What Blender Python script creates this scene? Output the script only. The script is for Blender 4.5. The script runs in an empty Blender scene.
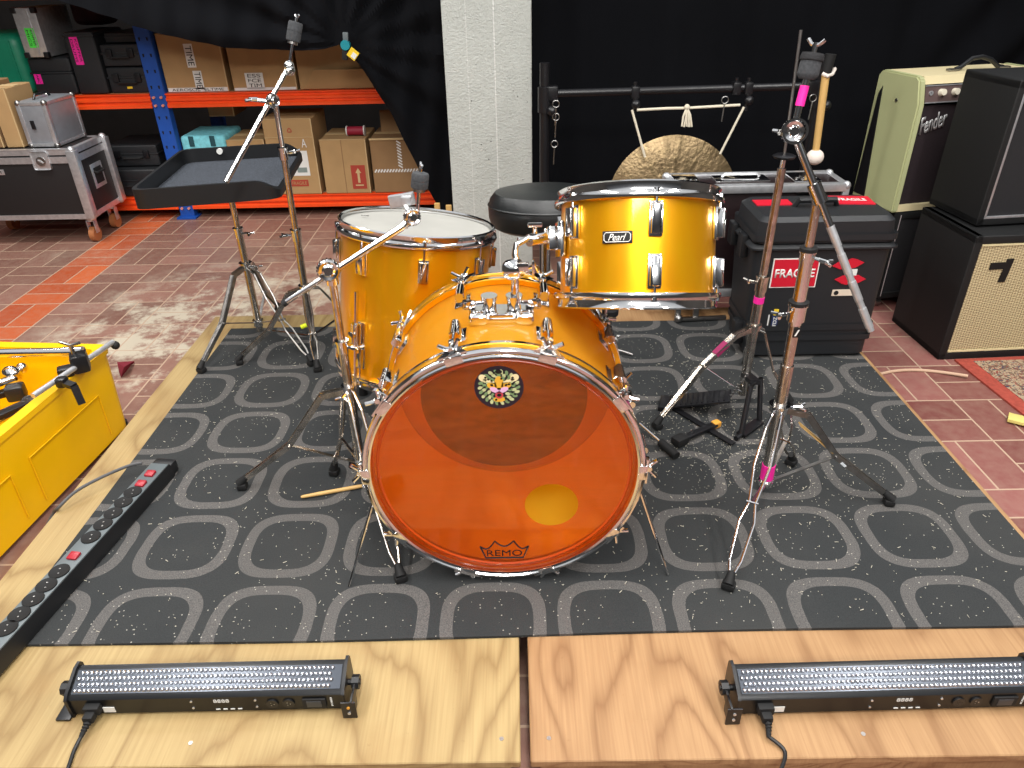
import bpy, bmesh, math, random
from mathutils import Vector, Matrix
R_ = math.radians
random.seed(7)
sc = bpy.context.scene
COL = sc.collection

# ------------------------------------------------------------------ camera
F, TH, RO, YA, H = 721.0, R_(30.7), R_(1.25), R_(-0.5), 1.25
cd = bpy.data.cameras.new('camera')
cam = bpy.data.objects.new('camera', cd); COL.objects.link(cam)
cd.sensor_width = 36; cd.sensor_fit = 'HORIZONTAL'; cd.lens = F / 1024 * 36
cd.clip_start = 0.02; cd.clip_end = 60
cam.matrix_world = (Matrix.Translation((0, 0, H)) @ Matrix.Rotation(-YA, 4, 'Z')
                    @ Matrix.Rotation(math.pi / 2 - TH, 4, 'X') @ Matrix.Rotation(-RO, 4, 'Z'))
sc.camera = cam

def ray(u, v):
    q = cam.matrix_world.to_3x3() @ Vector(((u - 512) / F, -(v - 384) / F, -1))
    return q
def AZ(u, v, z=0.0):            # the point at height z seen at (u, v) of the photo
    q = ray(u, v); t = (z - H) / q.z
    return Vector((q.x * t, q.y * t, z))
def AY(u, v, y):                # the point at distance y into the room
    q = ray(u, v); t = y / q.y
    return Vector((q.x * t, y, H + q.z * t))

# ------------------------------------------------------------------ light
sc.view_settings.view_transform = 'Standard'; sc.view_settings.look = 'None'
sc.view_settings.gamma = 1; sc.view_settings.use_curve_mapping = False
sc.view_settings.exposure = 0.0
w = bpy.data.worlds.new('World'); sc.world = w; w.use_nodes = True
wn = w.node_tree; wn.nodes.clear()
wo = wn.nodes.new('ShaderNodeOutputWorld'); wb = wn.nodes.new('ShaderNodeBackground')
tc = wn.nodes.new('ShaderNodeTexCoord'); sx = wn.nodes.new('ShaderNodeSeparateXYZ')
cr = wn.nodes.new('ShaderNodeValToRGB')
wn.links.new(tc.outputs['Generated'], sx.inputs[0]); wn.links.new(sx.outputs['Z'], cr.inputs[0])
wn.links.new(cr.outputs[0], wb.inputs[0]); wn.links.new(wb.outputs[0], wo.inputs[0])
e = cr.color_ramp.elements
e[0].position = 0.0; e[0].color = (0.10, 0.09, 0.085, 1)
e[1].position = 0.9; e[1].color = (1.25, 1.27, 1.32, 1)
n = cr.color_ramp.elements.new(0.15); n.color = (0.05, 0.05, 0.05, 1)
n = cr.color_ramp.elements.new(0.38); n.color = (0.20, 0.205, 0.22, 1)
n = cr.color_ramp.elements.new(0.44); n.color = (0.85, 0.87, 0.90, 1)
wb.inputs[1].default_value = 0.62

def area(name, loc, target, sx_, sy_, power, col=(1, 0.97, 0.93)):
    l = bpy.data.lights.new(name, 'AREA'); l.shape = 'RECTANGLE'; l.size = sx_; l.size_y = sy_
    l.energy = power; l.color = col
    o = bpy.data.objects.new(name, l); COL.objects.link(o); o.location = loc
    o.rotation_euler = (Vector(target) - Vector(loc)).to_track_quat('-Z', 'Y').to_euler()
    return o
area('ceiling_and_fill_lamp', (-1.7, 0.9, 2.9), (-1.7, 0.9, 0), 0.22, 2.6, 72)
area('ceiling_and_fill_lamp', (0.1, 0.6, 2.9), (0.1, 0.6, 0), 0.22, 2.6, 72)
area('ceiling_and_fill_lamp', (1.9, 0.9, 2.9), (1.9, 0.9, 0), 0.22, 2.6, 72)
area('ceiling_and_fill_lamp', (-2.4, 3.2, 2.7), (-2.2, 4.2, 0), 1.6, 0.25, 52)
area('ceiling_and_fill_lamp', (0.4, -1.6, 2.8), (0.2, 1.2, 0.3), 2.6, 0.4, 80)  # unseen fill lamp aimed into the bass drum to brighten its inside

# ------------------------------------------------------------------ helpers
def lin(h):
    h = h.lstrip('#'); o = []
    for i in (0, 2, 4):
        c = int(h[i:i + 2], 16) / 255
        o.append(c / 12.92 if c <= 0.04045 else ((c + 0.055) / 1.055) ** 2.4)
    return (*o, 1)

MATS = {}
def mat(name, color='#808080', rough=0.5, metal=0.0, noise=0.0, nscale=30, bump=0.0, bscale=200, coat=0.0, stretch=None, spec=None, aniso=0):
    if name in MATS: return MATS[name]
    m = bpy.data.materials.new(name); m.use_nodes = True
    nt = m.node_tree; b = nt.nodes['Principled BSDF']
    c = lin(color) if isinstance(color, str) else (*color, 1)
    b.inputs['Base Color'].default_value = c; b.inputs['Roughness'].default_value = rough
    b.inputs['Metallic'].default_value = metal; b.inputs['Coat Weight'].default_value = coat
    b.inputs['Coat Roughness'].default_value = 0.06
    if spec is not None: b.inputs['Specular IOR Level'].default_value = spec
    if aniso: b.inputs['Anisotropic'].default_value = aniso
    t = nt.nodes.new('ShaderNodeTexCoord'); mp = nt.nodes.new('ShaderNodeMapping')
    nt.links.new(t.outputs['Object'], mp.inputs[0])
    if stretch: mp.inputs['Scale'].default_value = stretch
    if noise:
        nz = nt.nodes.new('ShaderNodeTexNoise'); nz.inputs['Scale'].default_value = nscale; nz.inputs['Detail'].default_value = 5
        nt.links.new(mp.outputs[0], nz.inputs['Vector'])
        rp = nt.nodes.new('ShaderNodeValToRGB')
        rp.color_ramp.elements[0].position = 0.3; rp.color_ramp.elements[1].position = 0.7
        rp.color_ramp.elements[0].color = tuple(x * (1 - noise) for x in c[:3]) + (1,)
        rp.color_ramp.elements[1].color = tuple(min(1, x * (1 + noise)) for x in c[:3]) + (1,)
        nt.links.new(nz.outputs['Fac'], rp.inputs[0]); nt.links.new(rp.outputs[0], b.inputs['Base Color'])
    if bump:
        n2 = nt.nodes.new('ShaderNodeTexNoise'); n2.inputs['Scale'].default_value = bscale
        nt.links.new(mp.outputs[0], n2.inputs['Vector'])
        bp = nt.nodes.new('ShaderNodeBump'); bp.inputs['Strength'].default_value = bump; bp.inputs['Distance'].default_value = 0.002
        nt.links.new(n2.outputs['Fac'], bp.inputs['Height']); nt.links.new(bp.outputs[0], b.inputs['Normal'])
    MATS[name] = m
    return m

class E:                         # node arithmetic
    nt = None
    def __init__(s, k): s.k = k
    @staticmethod
    def op(o, a, b=0, c=None):
        nd = E.nt.nodes.new('ShaderNodeMath'); nd.operation = o
        for i, q in enumerate((a, b, c)):
            if q is None: continue
            if isinstance(q, E): E.nt.links.new(q.k, nd.inputs[i])
            else: nd.inputs[i].default_value = q
        return E(nd.outputs[0])
    def __add__(s, o): return E.op('ADD', s, o)
    def __sub__(s, o): return E.op('SUBTRACT', s, o)
    def __mul__(s, o): return E.op('MULTIPLY', s, o)
    def __truediv__(s, o): return E.op('DIVIDE', s, o)
    def frac(s): return E.op('FRACT', s)
    def floor(s): return E.op('FLOOR', s)
    def abs(s): return E.op('ABSOLUTE', s)
    def pow(s, p): return E.op('POWER', s, p)
    def lt(s, o): return E.op('LESS_THAN', s, o)
    def gt(s, o): return E.op('GREATER_THAN', s, o)
    def min(s, o): return E.op('MINIMUM', s, o)
    def max(s, o): return E.op('MAXIMUM', s, o)
    def clamp(s): return s.min(1.0).max(0.0)
def mixc(f, a, b):
    nd = E.nt.nodes.new('ShaderNodeMix'); nd.data_type = 'RGBA'
    for key, q in ((0, f), (6, a), (7, b)):
        if isinstance(q, E): E.nt.links.new(q.k, nd.inputs[key])
        else: nd.inputs[key].default_value = q
    return E(nd.outputs[2])
def coords(nt):
    E.nt = nt
    t = nt.nodes.new('ShaderNodeTexCoord'); s = nt.nodes.new('ShaderNodeSeparateXYZ')
    nt.links.new(t.outputs['Object'], s.inputs[0])
    return E(t.outputs['Object']), E(s.outputs[0]), E(s.outputs[1]), E(s.outputs[2])
def comb(x, y, z=0):
    nd = E.nt.nodes.new('ShaderNodeCombineXYZ')
    for i, q in enumerate((x, y, z)):
        if isinstance(q, E): E.nt.links.new(q.k, nd.inputs[i])
        else: nd.inputs[i].default_value = q
    return E(nd.outputs[0])
def noise(vec, scale, detail=3, rough=0.5, dist=0):
    nd = E.nt.nodes.new('ShaderNodeTexNoise'); nd.inputs['Scale'].default_value = scale
    nd.inputs['Detail'].default_value = detail; nd.inputs['Roughness'].default_value = rough; nd.inputs['Distortion'].default_value = dist
    E.nt.links.new(vec.k, nd.inputs['Vector']); return E(nd.outputs['Fac'])
def white(vec):
    nd = E.nt.nodes.new('ShaderNodeTexWhiteNoise'); E.nt.links.new(vec.k, nd.inputs['Vector']); return E(nd.outputs['Value'])
def finish(m, colour, rough=0.6, bump=None, bstr=0.3, bdist=0.002, spec=None):
    nt = m.node_tree; b = nt.nodes['Principled BSDF']
    nt.links.new(colour.k, b.inputs['Base Color'])
    if isinstance(rough, E): nt.links.new(rough.k, b.inputs['Roughness'])
    else: b.inputs['Roughness'].default_value = rough
    if spec is not None: b.inputs['Specular IOR Level'].default_value = spec
    if bump:
        bp = nt.nodes.new('ShaderNodeBump'); bp.inputs['Strength'].default_value = bstr; bp.inputs['Distance'].default_value = bdist
        nt.links.new(bump.k, bp.inputs['Height']); nt.links.new(bp.outputs[0], b.inputs['Normal'])
def newmat(name):
    m = bpy.data.materials.new(name); m.use_nodes = True; MATS[name] = m; return m

# ------------------------------------------------------------------ mesh collector
def frame_to(d):
    return Vector(d).normalized().to_track_quat('Z', 'Y').to_matrix().to_4x4()
class MB:
    def __init__(s, M=None): s.bm = bmesh.new(); s.M = M or Matrix.Identity(4)
    def _x(s, vs, M=None):
        T = s.M @ M if M is not None else s.M
        for v in vs: v.co = T @ v.co
    def box(s, c, size, bevel=0.0, rot=None, seg=2, taper=None):
        t = bmesh.new(); bmesh.ops.create_cube(t, size=1)
        for v in t.verts:
            v.co = Vector((v.co.x * size[0], v.co.y * size[1], v.co.z * size[2]))
            if taper and v.co.z < 0: v.co.x *= taper; v.co.y *= taper
        if bevel: bmesh.ops.bevel(t, geom=list(t.edges), offset=bevel, segments=seg, affect='EDGES', profile=0.6)
        M = Matrix.Translation(c)
        if rot is not None: M = M @ (rot if isinstance(rot, Matrix) else Matrix.Rotation(rot, 4, 'Z'))
        s._merge(t, M); return s
    def _merge(s, t, M):
        mp = {}
        T = s.M @ M
        flip = T.determinant() < 0
        for v in t.verts: mp[v] = s.bm.verts.new(T @ v.co)
        for f in t.faces:
            try:
                vs = [mp[v] for v in f.verts]
                if flip: vs.reverse()
                g = s.bm.faces.new(vs); g.smooth = f.smooth
            except ValueError: pass
        t.free()
    def cyl(s, a, b, r, r2=None, n=16, cap=True):
        a = Vector(a); b = Vector(b); r2 = r if r2 is None else r2
        M = Matrix.Translation(a) @ frame_to(b - a); L = (b - a).length
        prof = [(r, 0), (r2, L)]
        return s.lathe(prof, M, n, cap)
    def lathe(s, prof, M=None, n=32, cap=True, closed=False):
        M = M if M is not None else Matrix.Identity(4); T = s.M @ M
        rings = []
        for (r, z) in prof:
            if r < 1e-6: rings.append([s.bm.verts.new(T @ Vector((0, 0, z)))] )
            else: rings.append([s.bm.verts.new(T @ Vector((r * math.cos(2 * math.pi * i / n), r * math.sin(2 * math.pi * i / n), z))) for i in range(n)])
        pairs = list(zip(rings, rings[1:]))
        if closed: pairs.append((rings[-1], rings[0]))
        for A, B in pairs:
            for i in range(n):
                j = (i + 1) % n
                if len(A) == 1 and len(B) == 1: continue
                if len(A) == 1: vs = [A[0], B[j], B[i]]
                elif len(B) == 1: vs = [A[i], A[j], B[0]]
                else: vs = [A[i], A[j], B[j], B[i]]
                f = s.bm.faces.new(vs); f.smooth = True
        if cap and not closed:
            if len(rings[0]) > 1: s.bm.faces.new(list(reversed(rings[0])))
            if len(rings[-1]) > 1: s.bm.faces.new(rings[-1])
        return s
    def ball(s, c, r, n=16, sc_=(1, 1, 1)):
        k = n // 2
        prof = [(r * math.sin(math.pi * i / k), -r * math.cos(math.pi * i / k)) for i in range(k + 1)]
        prof[0] = (0, -r); prof[-1] = (0, r)
        return s.lathe(prof, Matrix.Translation(c) @ Matrix.Diagonal((*sc_, 1)), n)
    def tube(s, pts, r, n=10, closed=False, rad=None):
        pts = [Vector(p) for p in pts]; m = len(pts); rings = []
        up = None
        for i, p in enumerate(pts):
            if closed: d = (pts[(i + 1) % m] - pts[i - 1])
            else: d = pts[min(i + 1, m - 1)] - pts[max(i - 1, 0)]
            d.normalize()
            if up is None:
                up = Vector((0, 0, 1)) if abs(d.z) < 0.9 else Vector((1, 0, 0))
            a = d.cross(up).normalized(); b = a.cross(d).normalized(); up = b
            rr = rad[i] if rad else r
            rings.append([s.bm.verts.new(s.M @ (p + a * rr * math.cos(2 * math.pi * k / n) + b * rr * math.sin(2 * math.pi * k / n))) for k in range(n)])
        prs = list(zip(rings, rings[1:])) + ([(rings[-1], rings[0])] if closed else [])
        for A, B in prs:
            for k in range(n):
                l = (k + 1) % n
                f = s.bm.faces.new([A[k], B[k], B[l], A[l]]); f.smooth = True
        if not closed:
            s.bm.faces.new(rings[0]); s.bm.faces.new(list(reversed(rings[-1])))
        return s
    def prism(s, poly, M, depth):       # outline in local xy, extruded along local +z
        T = s.M @ M
        lo = [s.bm.verts.new(T @ Vector((x, y, 0))) for x, y in poly]
        hi = [s.bm.verts.new(T @ Vector((x, y, depth))) for x, y in poly]
        s.bm.faces.new(list(reversed(lo))); s.bm.faces.new(hi)
        for i in range(len(poly)):
            j = (i + 1) % len(poly); s.bm.faces.new([lo[i], lo[j], hi[j], hi[i]])
        return s
    def bar(s, a, b, wdt, thk, side=(0, 0, 1), bevel=0.0):   # flat bar between two points
        a = Vector(a); b = Vector(b); z = (b - a).normalized(); x = z.cross(Vector(side)).normalized(); y = z.cross(x)
        M = Matrix(((x.x, y.x, z.x, 0), (x.y, y.y, z.y, 0), (x.z, y.z, z.z, 0), (0, 0, 0, 1)))
        return s.box((a + b) / 2, (wdt, thk, (b - a).length), bevel, M)
    def quad(s, P, thk=0.001):          # four corner points, given a thickness
        P = [Vector(p) for p in P]; nn = (P[1] - P[0]).cross(P[3] - P[0]).normalized() * thk
        lo = [s.bm.verts.new(s.M @ p) for p in P]; hi = [s.bm.verts.new(s.M @ (p + nn)) for p in P]
        s.bm.faces.new(list(reversed(lo))); s.bm.faces.new(hi)
        for i in range(4):
            j = (i + 1) % 4; s.bm.faces.new([lo[i], lo[j], hi[j], hi[i]])
        return s
    def build(s, name, m, parent=None, origin=None, smooth=True):
        off = Vector((0, 0, 0))
        if parent is not None:
            p = parent
            while p is not None: off += p.location; p = p.parent
        o_loc = Vector(origin) if origin is not None else Vector((0, 0, 0))
        for v in s.bm.verts: v.co -= (off + (o_loc if parent is None else Vector((0, 0, 0))))
        bmesh.ops.recalc_face_normals(s.bm, faces=s.bm.faces)
        me = bpy.data.meshes.new(name); s.bm.to_mesh(me); s.bm.free()
        if isinstance(m, str): m = MATS[m]
        me.materials.append(m)
        for p in me.polygons: p.use_smooth = True
        try: me.set_sharp_from_angle(angle=R_(35))
        except Exception: pass
        o = bpy.data.objects.new(name, me); COL.objects.link(o)
        if parent is not None: o.parent = parent
        else: o.location = o_loc
        return o
def tag(o, label, cat, group=None, kind=None):
    if label: o['label'] = label
    if cat: o['category'] = cat
    if group: o['group'] = group
    if kind: o['kind'] = kind
    return o
def thing(name, label, cat, loc=(0, 0, 0), group=None):
    o = bpy.data.objects.new(name, None); o.empty_display_size = 0.05
    COL.objects.link(o); o.location = loc
    return tag(o, label, cat, group)
def struct(o): o['kind'] = 'structure'; return o
def text(name, s, m, parent, origin, xd, up, width, height=None, depth=0.0006, shear=0.0, bold=0.0):
    cu = bpy.data.curves.new(name, 'FONT'); cu.body = s; cu.size = 1; cu.extrude = 0.0; cu.shear = shear; cu.offset = bold
    cu.align_x = 'LEFT'
    to = bpy.data.objects.new(name, cu); COL.objects.link(to)
    bpy.context.view_layer.update()
    dg = bpy.context.evaluated_depsgraph_get()
    me = bpy.data.meshes.new_from_object(to.evaluated_get(dg))
    bpy.data.objects.remove(to); bpy.data.curves.remove(cu)
    xs = [v.co.x for v in me.vertices]; ys = [v.co.y for v in me.vertices]
    x0, x1, y0, y1 = min(xs), max(xs), min(ys), max(ys)
    sxx = width / (x1 - x0); syy = (height / (y1 - y0)) if height else sxx
    xd = Vector(xd).normalized(); nn = xd.cross(Vector(up)).normalized(); up = nn.cross(xd).normalized()
    off = Vector((0, 0, 0)); p = parent
    while p is not None: off += p.location; p = p.parent
    bm = bmesh.new(); bm.from_mesh(me)
    ret = bmesh.ops.extrude_face_region(bm, geom=list(bm.faces))
    nv = [g for g in ret['geom'] if isinstance(g, bmesh.types.BMVert)]
    for v in nv: v.co.z += 1
    for v in bm.verts:
        a = (v.co.x - (x0 + x1) / 2) * sxx; b = (v.co.y - (y0 + y1) / 2) * syy
        v.co = Vector(origin) + xd * a + up * b + nn * (v.co.z * depth) - off
    bm.to_mesh(me); bm.free(); me.materials.clear(); me.materials.append(MATS[m] if isinstance(m, str) else m)
    o = bpy.data.objects.new(name, me); COL.objects.link(o); o.parent = parent
    return o

# ------------------------------------------------------------------ materials
mat('chrome', (0.80, 0.80, 0.80), 0.11, 1.0)
mat('old_chrome', (0.62, 0.58, 0.53), 0.22, 1.0, noise=0.25, nscale=60)
mat('dull_steel', (0.36, 0.35, 0.34), 0.35, 1.0, noise=0.2, nscale=40)
mat('aluminium', (0.66, 0.67, 0.69), 0.38, 0.8, noise=0.12, nscale=50)
mat('black_plastic', '#17181a', 0.42)
mat('black_metal', '#141417', 0.35)
mat('rubber', '#0d0d0e', 0.75)
mat('tolex', '#0e0f10', 0.62, bump=0.5, bscale=600)
mat('grille_black', '#1b1b1e', 0.8, noise=0.4, nscale=400, bump=0.5, bscale=500)
mat('leather', '#16191a', 0.36, bump=0.3, bscale=500)
mat('felt_dark', '#3b3d40', 0.95, noise=0.3, nscale=200)
mat('felt_tray', '#363b43', 0.97, noise=0.9, nscale=260, bump=0.6, bscale=500)
mat('white_paint', '#e9e9e4', 0.5)
mat('pink_tape', '#f0249a', 0.55)
mat('green_label', '#4fe04a', 0.6)
mat('red_label', '#c3122b', 0.5)
mat('white_label', '#dcdcd8', 0.6)
mat('ink', '#0b0a0a', 0.6)
mat('drum_head_white', '#a4a39d', 0.5, noise=0.07, nscale=9, bump=0.2, bscale=300)
mat('cardboard', '#a9885c', 0.85, noise=0.06, nscale=12)
mat('cardboard_dark', '#8c6c48', 0.85, noise=0.06, nscale=12)
mat('card_edge', '#c2a77a', 0.85)
mat('orange_steel', '#ee4d18', 0.42, noise=0.06, nscale=20)
mat('blue_steel', '#174ba0', 0.45, noise=0.05, nscale=20)
mat('hole_dark', '#06070a', 0.8)
mat('shelf_deck', '#a98c66', 0.8, noise=0.15, nscale=15)
mat('green_plastic', '#0f7a5c', 0.45, noise=0.05)
mat('cyan_cloth', '#7accd8', 0.8, noise=0.18, nscale=40, bump=0.8, bscale=40)
mat('case_plastic', '#1d1f22', 0.5, bump=0.25, bscale=900)
mat('case_panel', '#1c1a1b', 0.55, noise=0.1, nscale=80)
mat('maroon_panel', '#1d1113', 0.4)
mat('yellow_plastic', '#f2bc00', 0.38, noise=0.04, nscale=6)
mat('yellow_inside', '#e3ae05', 0.5)
mat('cream_tolex', '#d9cba0', 0.6, bump=0.4, bscale=500)
mat('green_tolex', '#a9ad80', 0.6, bump=0.4, bscale=500)
mat('amp_panel', '#5a4a48', 0.4)
mat('maroon_grille', '#21151a', 0.85, noise=0.4, nscale=300)
mat('silver_logo', '#b8b8b8', 0.35, metal=0.4)
mat('knob_cream', '#e0d8c4', 0.4)
mat('strip_grey', '#5d6568', 0.42)
mat('red_switch', '#9c1424', 0.35)
mat('orange_cap', '#d89a3c', 0.5)
mat('stick_wood', '#cfa766', 0.55, noise=0.1, nscale=30, stretch=(1, 1, 0.2))
mat('tape_white', '#d5dbe0', 0.6)
mat('tape_yellow', '#d9ea1c', 0.6)
mat('rope', '#d8cfba', 0.85)
mat('mallet_wool', '#e8dcd2', 0.95, bump=1.0, bscale=150)
mat('maroon_cloth', '#7a1428', 0.9)
mat('red_thread', '#8f1530', 0.6)
mat('clip_teal', '#17838f', 0.4)
mat('yellow_tag', '#e6c32a', 0.5)
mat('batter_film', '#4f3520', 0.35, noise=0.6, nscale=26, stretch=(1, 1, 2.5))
mat('wheel_brown', '#a5683e', 0.6)
mat('cord', '#17181a', 0.5)
mat('beige_cord', '#c9a98e', 0.6)
mat('led_lens', '#c9cdd4', 0.12, metal=0.9)
mat('brass_felt', '#8d7a4c', 0.6)

# amber drum finishes
def amber(name, c1, c2, translucent=0.0):
    m = newmat(name); nt = m.node_tree; P, x, y, z = coords(nt); b = nt.nodes['Principled BSDF']
    g = noise(P, 900, 2); f = noise(comb(x * 18, y * 18, z * 0.6), 1.0, 3)
    c = mixc((f * 1.6 - 0.3).clamp(), lin(c1), lin(c2))
    c = mixc((g * 0.5), c, lin(c2))
    nt.links.new(c.k, b.inputs['Base Color'])
    b.inputs['Roughness'].default_value = 0.30; b.inputs['Metallic'].default_value = 0.75
    b.inputs['Coat Weight'].default_value = 0.7; b.inputs['Coat Roughness'].default_value = 0.07
    if translucent:
        b.inputs['Metallic'].default_value = 0.1
        tr = nt.nodes.new('ShaderNodeBsdfTranslucent'); tr.inputs[0].default_value = (1.0, 0.78, 0.15, 1)
        mx = nt.nodes.new('ShaderNodeMixShader'); mx.inputs[0].default_value = translucent
        t2 = nt.nodes.new('ShaderNodeBsdfTransparent'); t2.inputs[0].default_value = (1.0, 0.80, 0.25, 1)
        m0 = nt.nodes.new('ShaderNodeMixShader'); m0.inputs[0].default_value = 0.62
        nt.links.new(b.outputs[0], m0.inputs[1]); nt.links.new(t2.outputs[0], m0.inputs[2])
        nt.links.new(m0.outputs[0], mx.inputs[1]); nt.links.new(tr.outputs[0], mx.inputs[2])
        nt.links.new(mx.outputs[0], nt.nodes['Material Output'].inputs[0])
    return m
amber('amber_lacquer', '#ffa000', '#ffbd0c')
amber('amber_shell', '#ffb820', '#ffcc48', 0.42)
m = newmat('amber_head'); nt = m.node_tree; nt.nodes.remove(nt.nodes['Principled BSDF'])
P, x, y, z = coords(nt)
tr = nt.nodes.new('ShaderNodeBsdfTransparent'); tr.inputs[0].default_value = (0.95, 0.37, 0.09, 1)
gl = nt.nodes.new('ShaderNodeBsdfGlossy'); gl.inputs['Roughness'].default_value = 0.06; gl.inputs[0].default_value = (1, 0.9, 0.8, 1)
df = nt.nodes.new('ShaderNodeBsdfDiffuse'); df.inputs[0].default_value = (0.85, 0.22, 0.02, 1)
tl = nt.nodes.new('ShaderNodeBsdfTranslucent'); tl.inputs[0].default_value = (0.95, 0.3, 0.03, 1)
a1 = nt.nodes.new('ShaderNodeAddShader'); nt.links.new(df.outputs[0], a1.inputs[0]); nt.links.new(tl.outputs[0], a1.inputs[1])
m1 = nt.nodes.new('ShaderNodeMixShader')
s_ = noise(comb(x * 1.2, y, z * 9), 5, 4) * 0.16 + 0.04
nt.links.new(s_.k, m1.inputs[0]); nt.links.new(tr.outputs[0], m1.inputs[1]); nt.links.new(a1.outputs[0], m1.inputs[2])
fr = nt.nodes.new('ShaderNodeFresnel'); fr.inputs[0].default_value = 1.5
m2 = nt.nodes.new('ShaderNodeMixShader'); nt.links.new(fr.outputs[0], m2.inputs[0])
nt.links.new(m1.outputs[0], m2.inputs[1]); nt.links.new(gl.outputs[0], m2.inputs[2])
nt.links.new(m2.outputs[0], nt.nodes['Material Output'].inputs[0])

# brick tile floor, laid in pairs
m = newmat('brick_tiles'); P, x, y, z = coords(m.node_tree)
px = (x + 2.19) / 0.25; py = (y + 0.06) / 0.25
i = px.floor(); j = py.floor(); u = px.frac(); v = py.frac()
par = ((i + j) * 0.5).frac().gt(0.25)
def edge(t): return t.min((t * -1) + 1.0)
du = edge(u); dv = edge(v); du2 = edge((u * 2).frac()) * 0.5; dv2 = edge((v * 2).frac()) * 0.5
dA = du.min(dv2); dB = dv.min(du2)
d = dA * ((par * -1) + 1.0) + dB * par
idn = (v * 2).floor() * ((par * -1) + 1.0) + (u * 2).floor() * par
rnd = white(comb(i, j, idn + 0.5))
strip = x.gt(-2.44) * x.lt(-2.19)
brick = mixc(rnd, lin('#6f4b40'), lin('#8c6457'))
brick = mixc(x.gt(0.5), brick, mixc(rnd, lin('#6d3a36'), lin('#96605a')))
brick = mixc(strip, brick, mixc(rnd, lin('#a2441e'), lin('#c65f2d')))
dirt = noise(P, 26, 6, 0.65)
brick = mixc((dirt * 1.6 - 0.55).clamp(), brick, mixc(0.35, brick, lin('#b09a86')))
big = noise(P, 1.7, 5, 0.6)
# whitish dust lies spilt beside the stage
ddx = (x + 1.35) / 0.85; ddy = (y - 2.85) / 0.95
near = ((ddx * ddx + ddy * ddy) * -1 + 1.0).clamp()
dust = (near * 1.9 * (noise(P, 4, 7, 0.72) * 6.0 - 2.7).clamp()).clamp()
dust2 = ((big * 4 - 2.1).clamp() * 0.6 * (noise(P, 18, 6, 0.7) * 3 - 1)).clamp()
brick = mixc(dust.max(dust2) * 0.95, brick, lin('#c0b6a2'))
grout = d.lt(0.013)
finish(m, mixc(grout, brick, lin('#b59a84')), 0.5, (d.min(0.03) * 30) + dirt * 0.4, 0.35)

# patterned mat: soft-cornered rings in rows
m = newmat('ring_carpet'); P, x, y, z = coords(m.node_tree)
uu = ((x + 0.571 + 0.1275 + 2.55) / 0.255).frac() - 0.5; vv = ((y - 1.335 + 0.125 + 2.5) / 0.25).frac() - 0.5
uu = uu + noise(P, 9, 2) * 0.03 - 0.015
r = ((uu.abs() / 0.452).pow(3.1) + (vv.abs() / 0.45).pow(3.1)).pow(1 / 3.1)
ring = r.lt(1.0) * r.gt(0.76)
gr = noise(P, 420, 2, 0.8)
dark = mixc(gr, lin('#222425'), lin('#3f4142'))
lite = mixc((gr * 2.4 - 0.7).clamp(), lin('#3e3e3f'), lin('#6d6a67'))
c = mixc(ring, dark, lite)
worn = noise(P, 3.0, 4)
c = mixc((worn * 1.5 - 0.6).clamp() * 0.35, c, lin('#55534f'))
vo = m.node_tree.nodes.new('ShaderNodeTexVoronoi'); vo.inputs['Scale'].default_value = 70
m.node_tree.links.new(P.k, vo.inputs['Vector'])
spk = E(vo.outputs['Distance']).lt(0.11) * (noise(P, 6, 3) * 1.0).gt(0.5)
c = mixc(spk * 0.7, c, lin('#b8b4aa'))
finish(m, c, 0.95, gr, 0.6, 0.002, spec=0.15)

def plywood(name, ca, cb, cc, sx_, seed):
    m = newmat(name); P, x, y, z = coords(m.node_tree)
    base = comb(x * sx_ + seed, y * 0.9, z * 8)
    n1 = noise(base, 1.1, 2, 0.45, 0.6)
    rings = ((n1 * 13 + noise(comb(x * 14, y * 1.1, z), 2.0, 3) * 0.9).frac() - 0.5).abs() * 2
    fine = noise(comb(x * 220, y * 5, z * 5), 1.0, 3)
    c = mixc(rings.pow(2.5) * 0.75, lin(ca), lin(cb))
    c = mixc((fine * 1.8 - 0.6).clamp() * 0.5, c, lin(cb))
    blot = noise(P, 5.5, 5)
    c = mixc((blot * 3 - 1.55).clamp() * 0.75, c, lin(cc))
    c = mixc((noise(P, 45, 4, 0.7) * 4 - 2.6).clamp() * 0.55, c, lin('#6b4a26'))
    finish(m, c, 0.62, fine, 0.15)
    return m
plywood('plywood_pale', '#a68f61', '#7b6038', '#917244', 1.7, 3.3)
plywood('plywood_warm', '#a6825a', '#785331', '#8c6842', 2.2, 9.1)

m = newmat('painted_block'); P, x, y, z = coords(m.node_tree)
n1 = noise(P, 70, 5, 0.7); vo = m.node_tree.nodes.new('ShaderNodeTexVoronoi'); vo.inputs['Scale'].default_value = 28
m.node_tree.links.new(P.k, vo.inputs['Vector'])
pit = E(vo.outputs['Distance']).lt(0.085) * noise(P, 12, 2).gt(0.56)
seam = ((x + 0.075).abs().lt(0.0025)).max((x + 0.195).abs().lt(0.002) * 0.5)
c = mixc(noise(P, 4, 5, 0.6), lin('#b4b8b1'), lin('#d2d5cf'))
c = mixc((n1 * 2 - 0.6).clamp() * 0.35, c, lin('#dfe0da'))
c = mixc(seam * 0.7, c, lin('#f0f0ec')); c = mixc(pit, c, lin('#5c5c58'))
finish(m, c, 0.7, noise(P, 130, 4, 0.7) + pit * -1.5, 1.0, 0.010)

m = newmat('black_drape'); P, x, y, z = coords(m.node_tree)
c = mixc(noise(P, 3, 4), lin('#08090c'), lin('#101115'))
finish(m, c, 0.95, noise(P, 500, 2), 0.3, spec=0.12)

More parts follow.
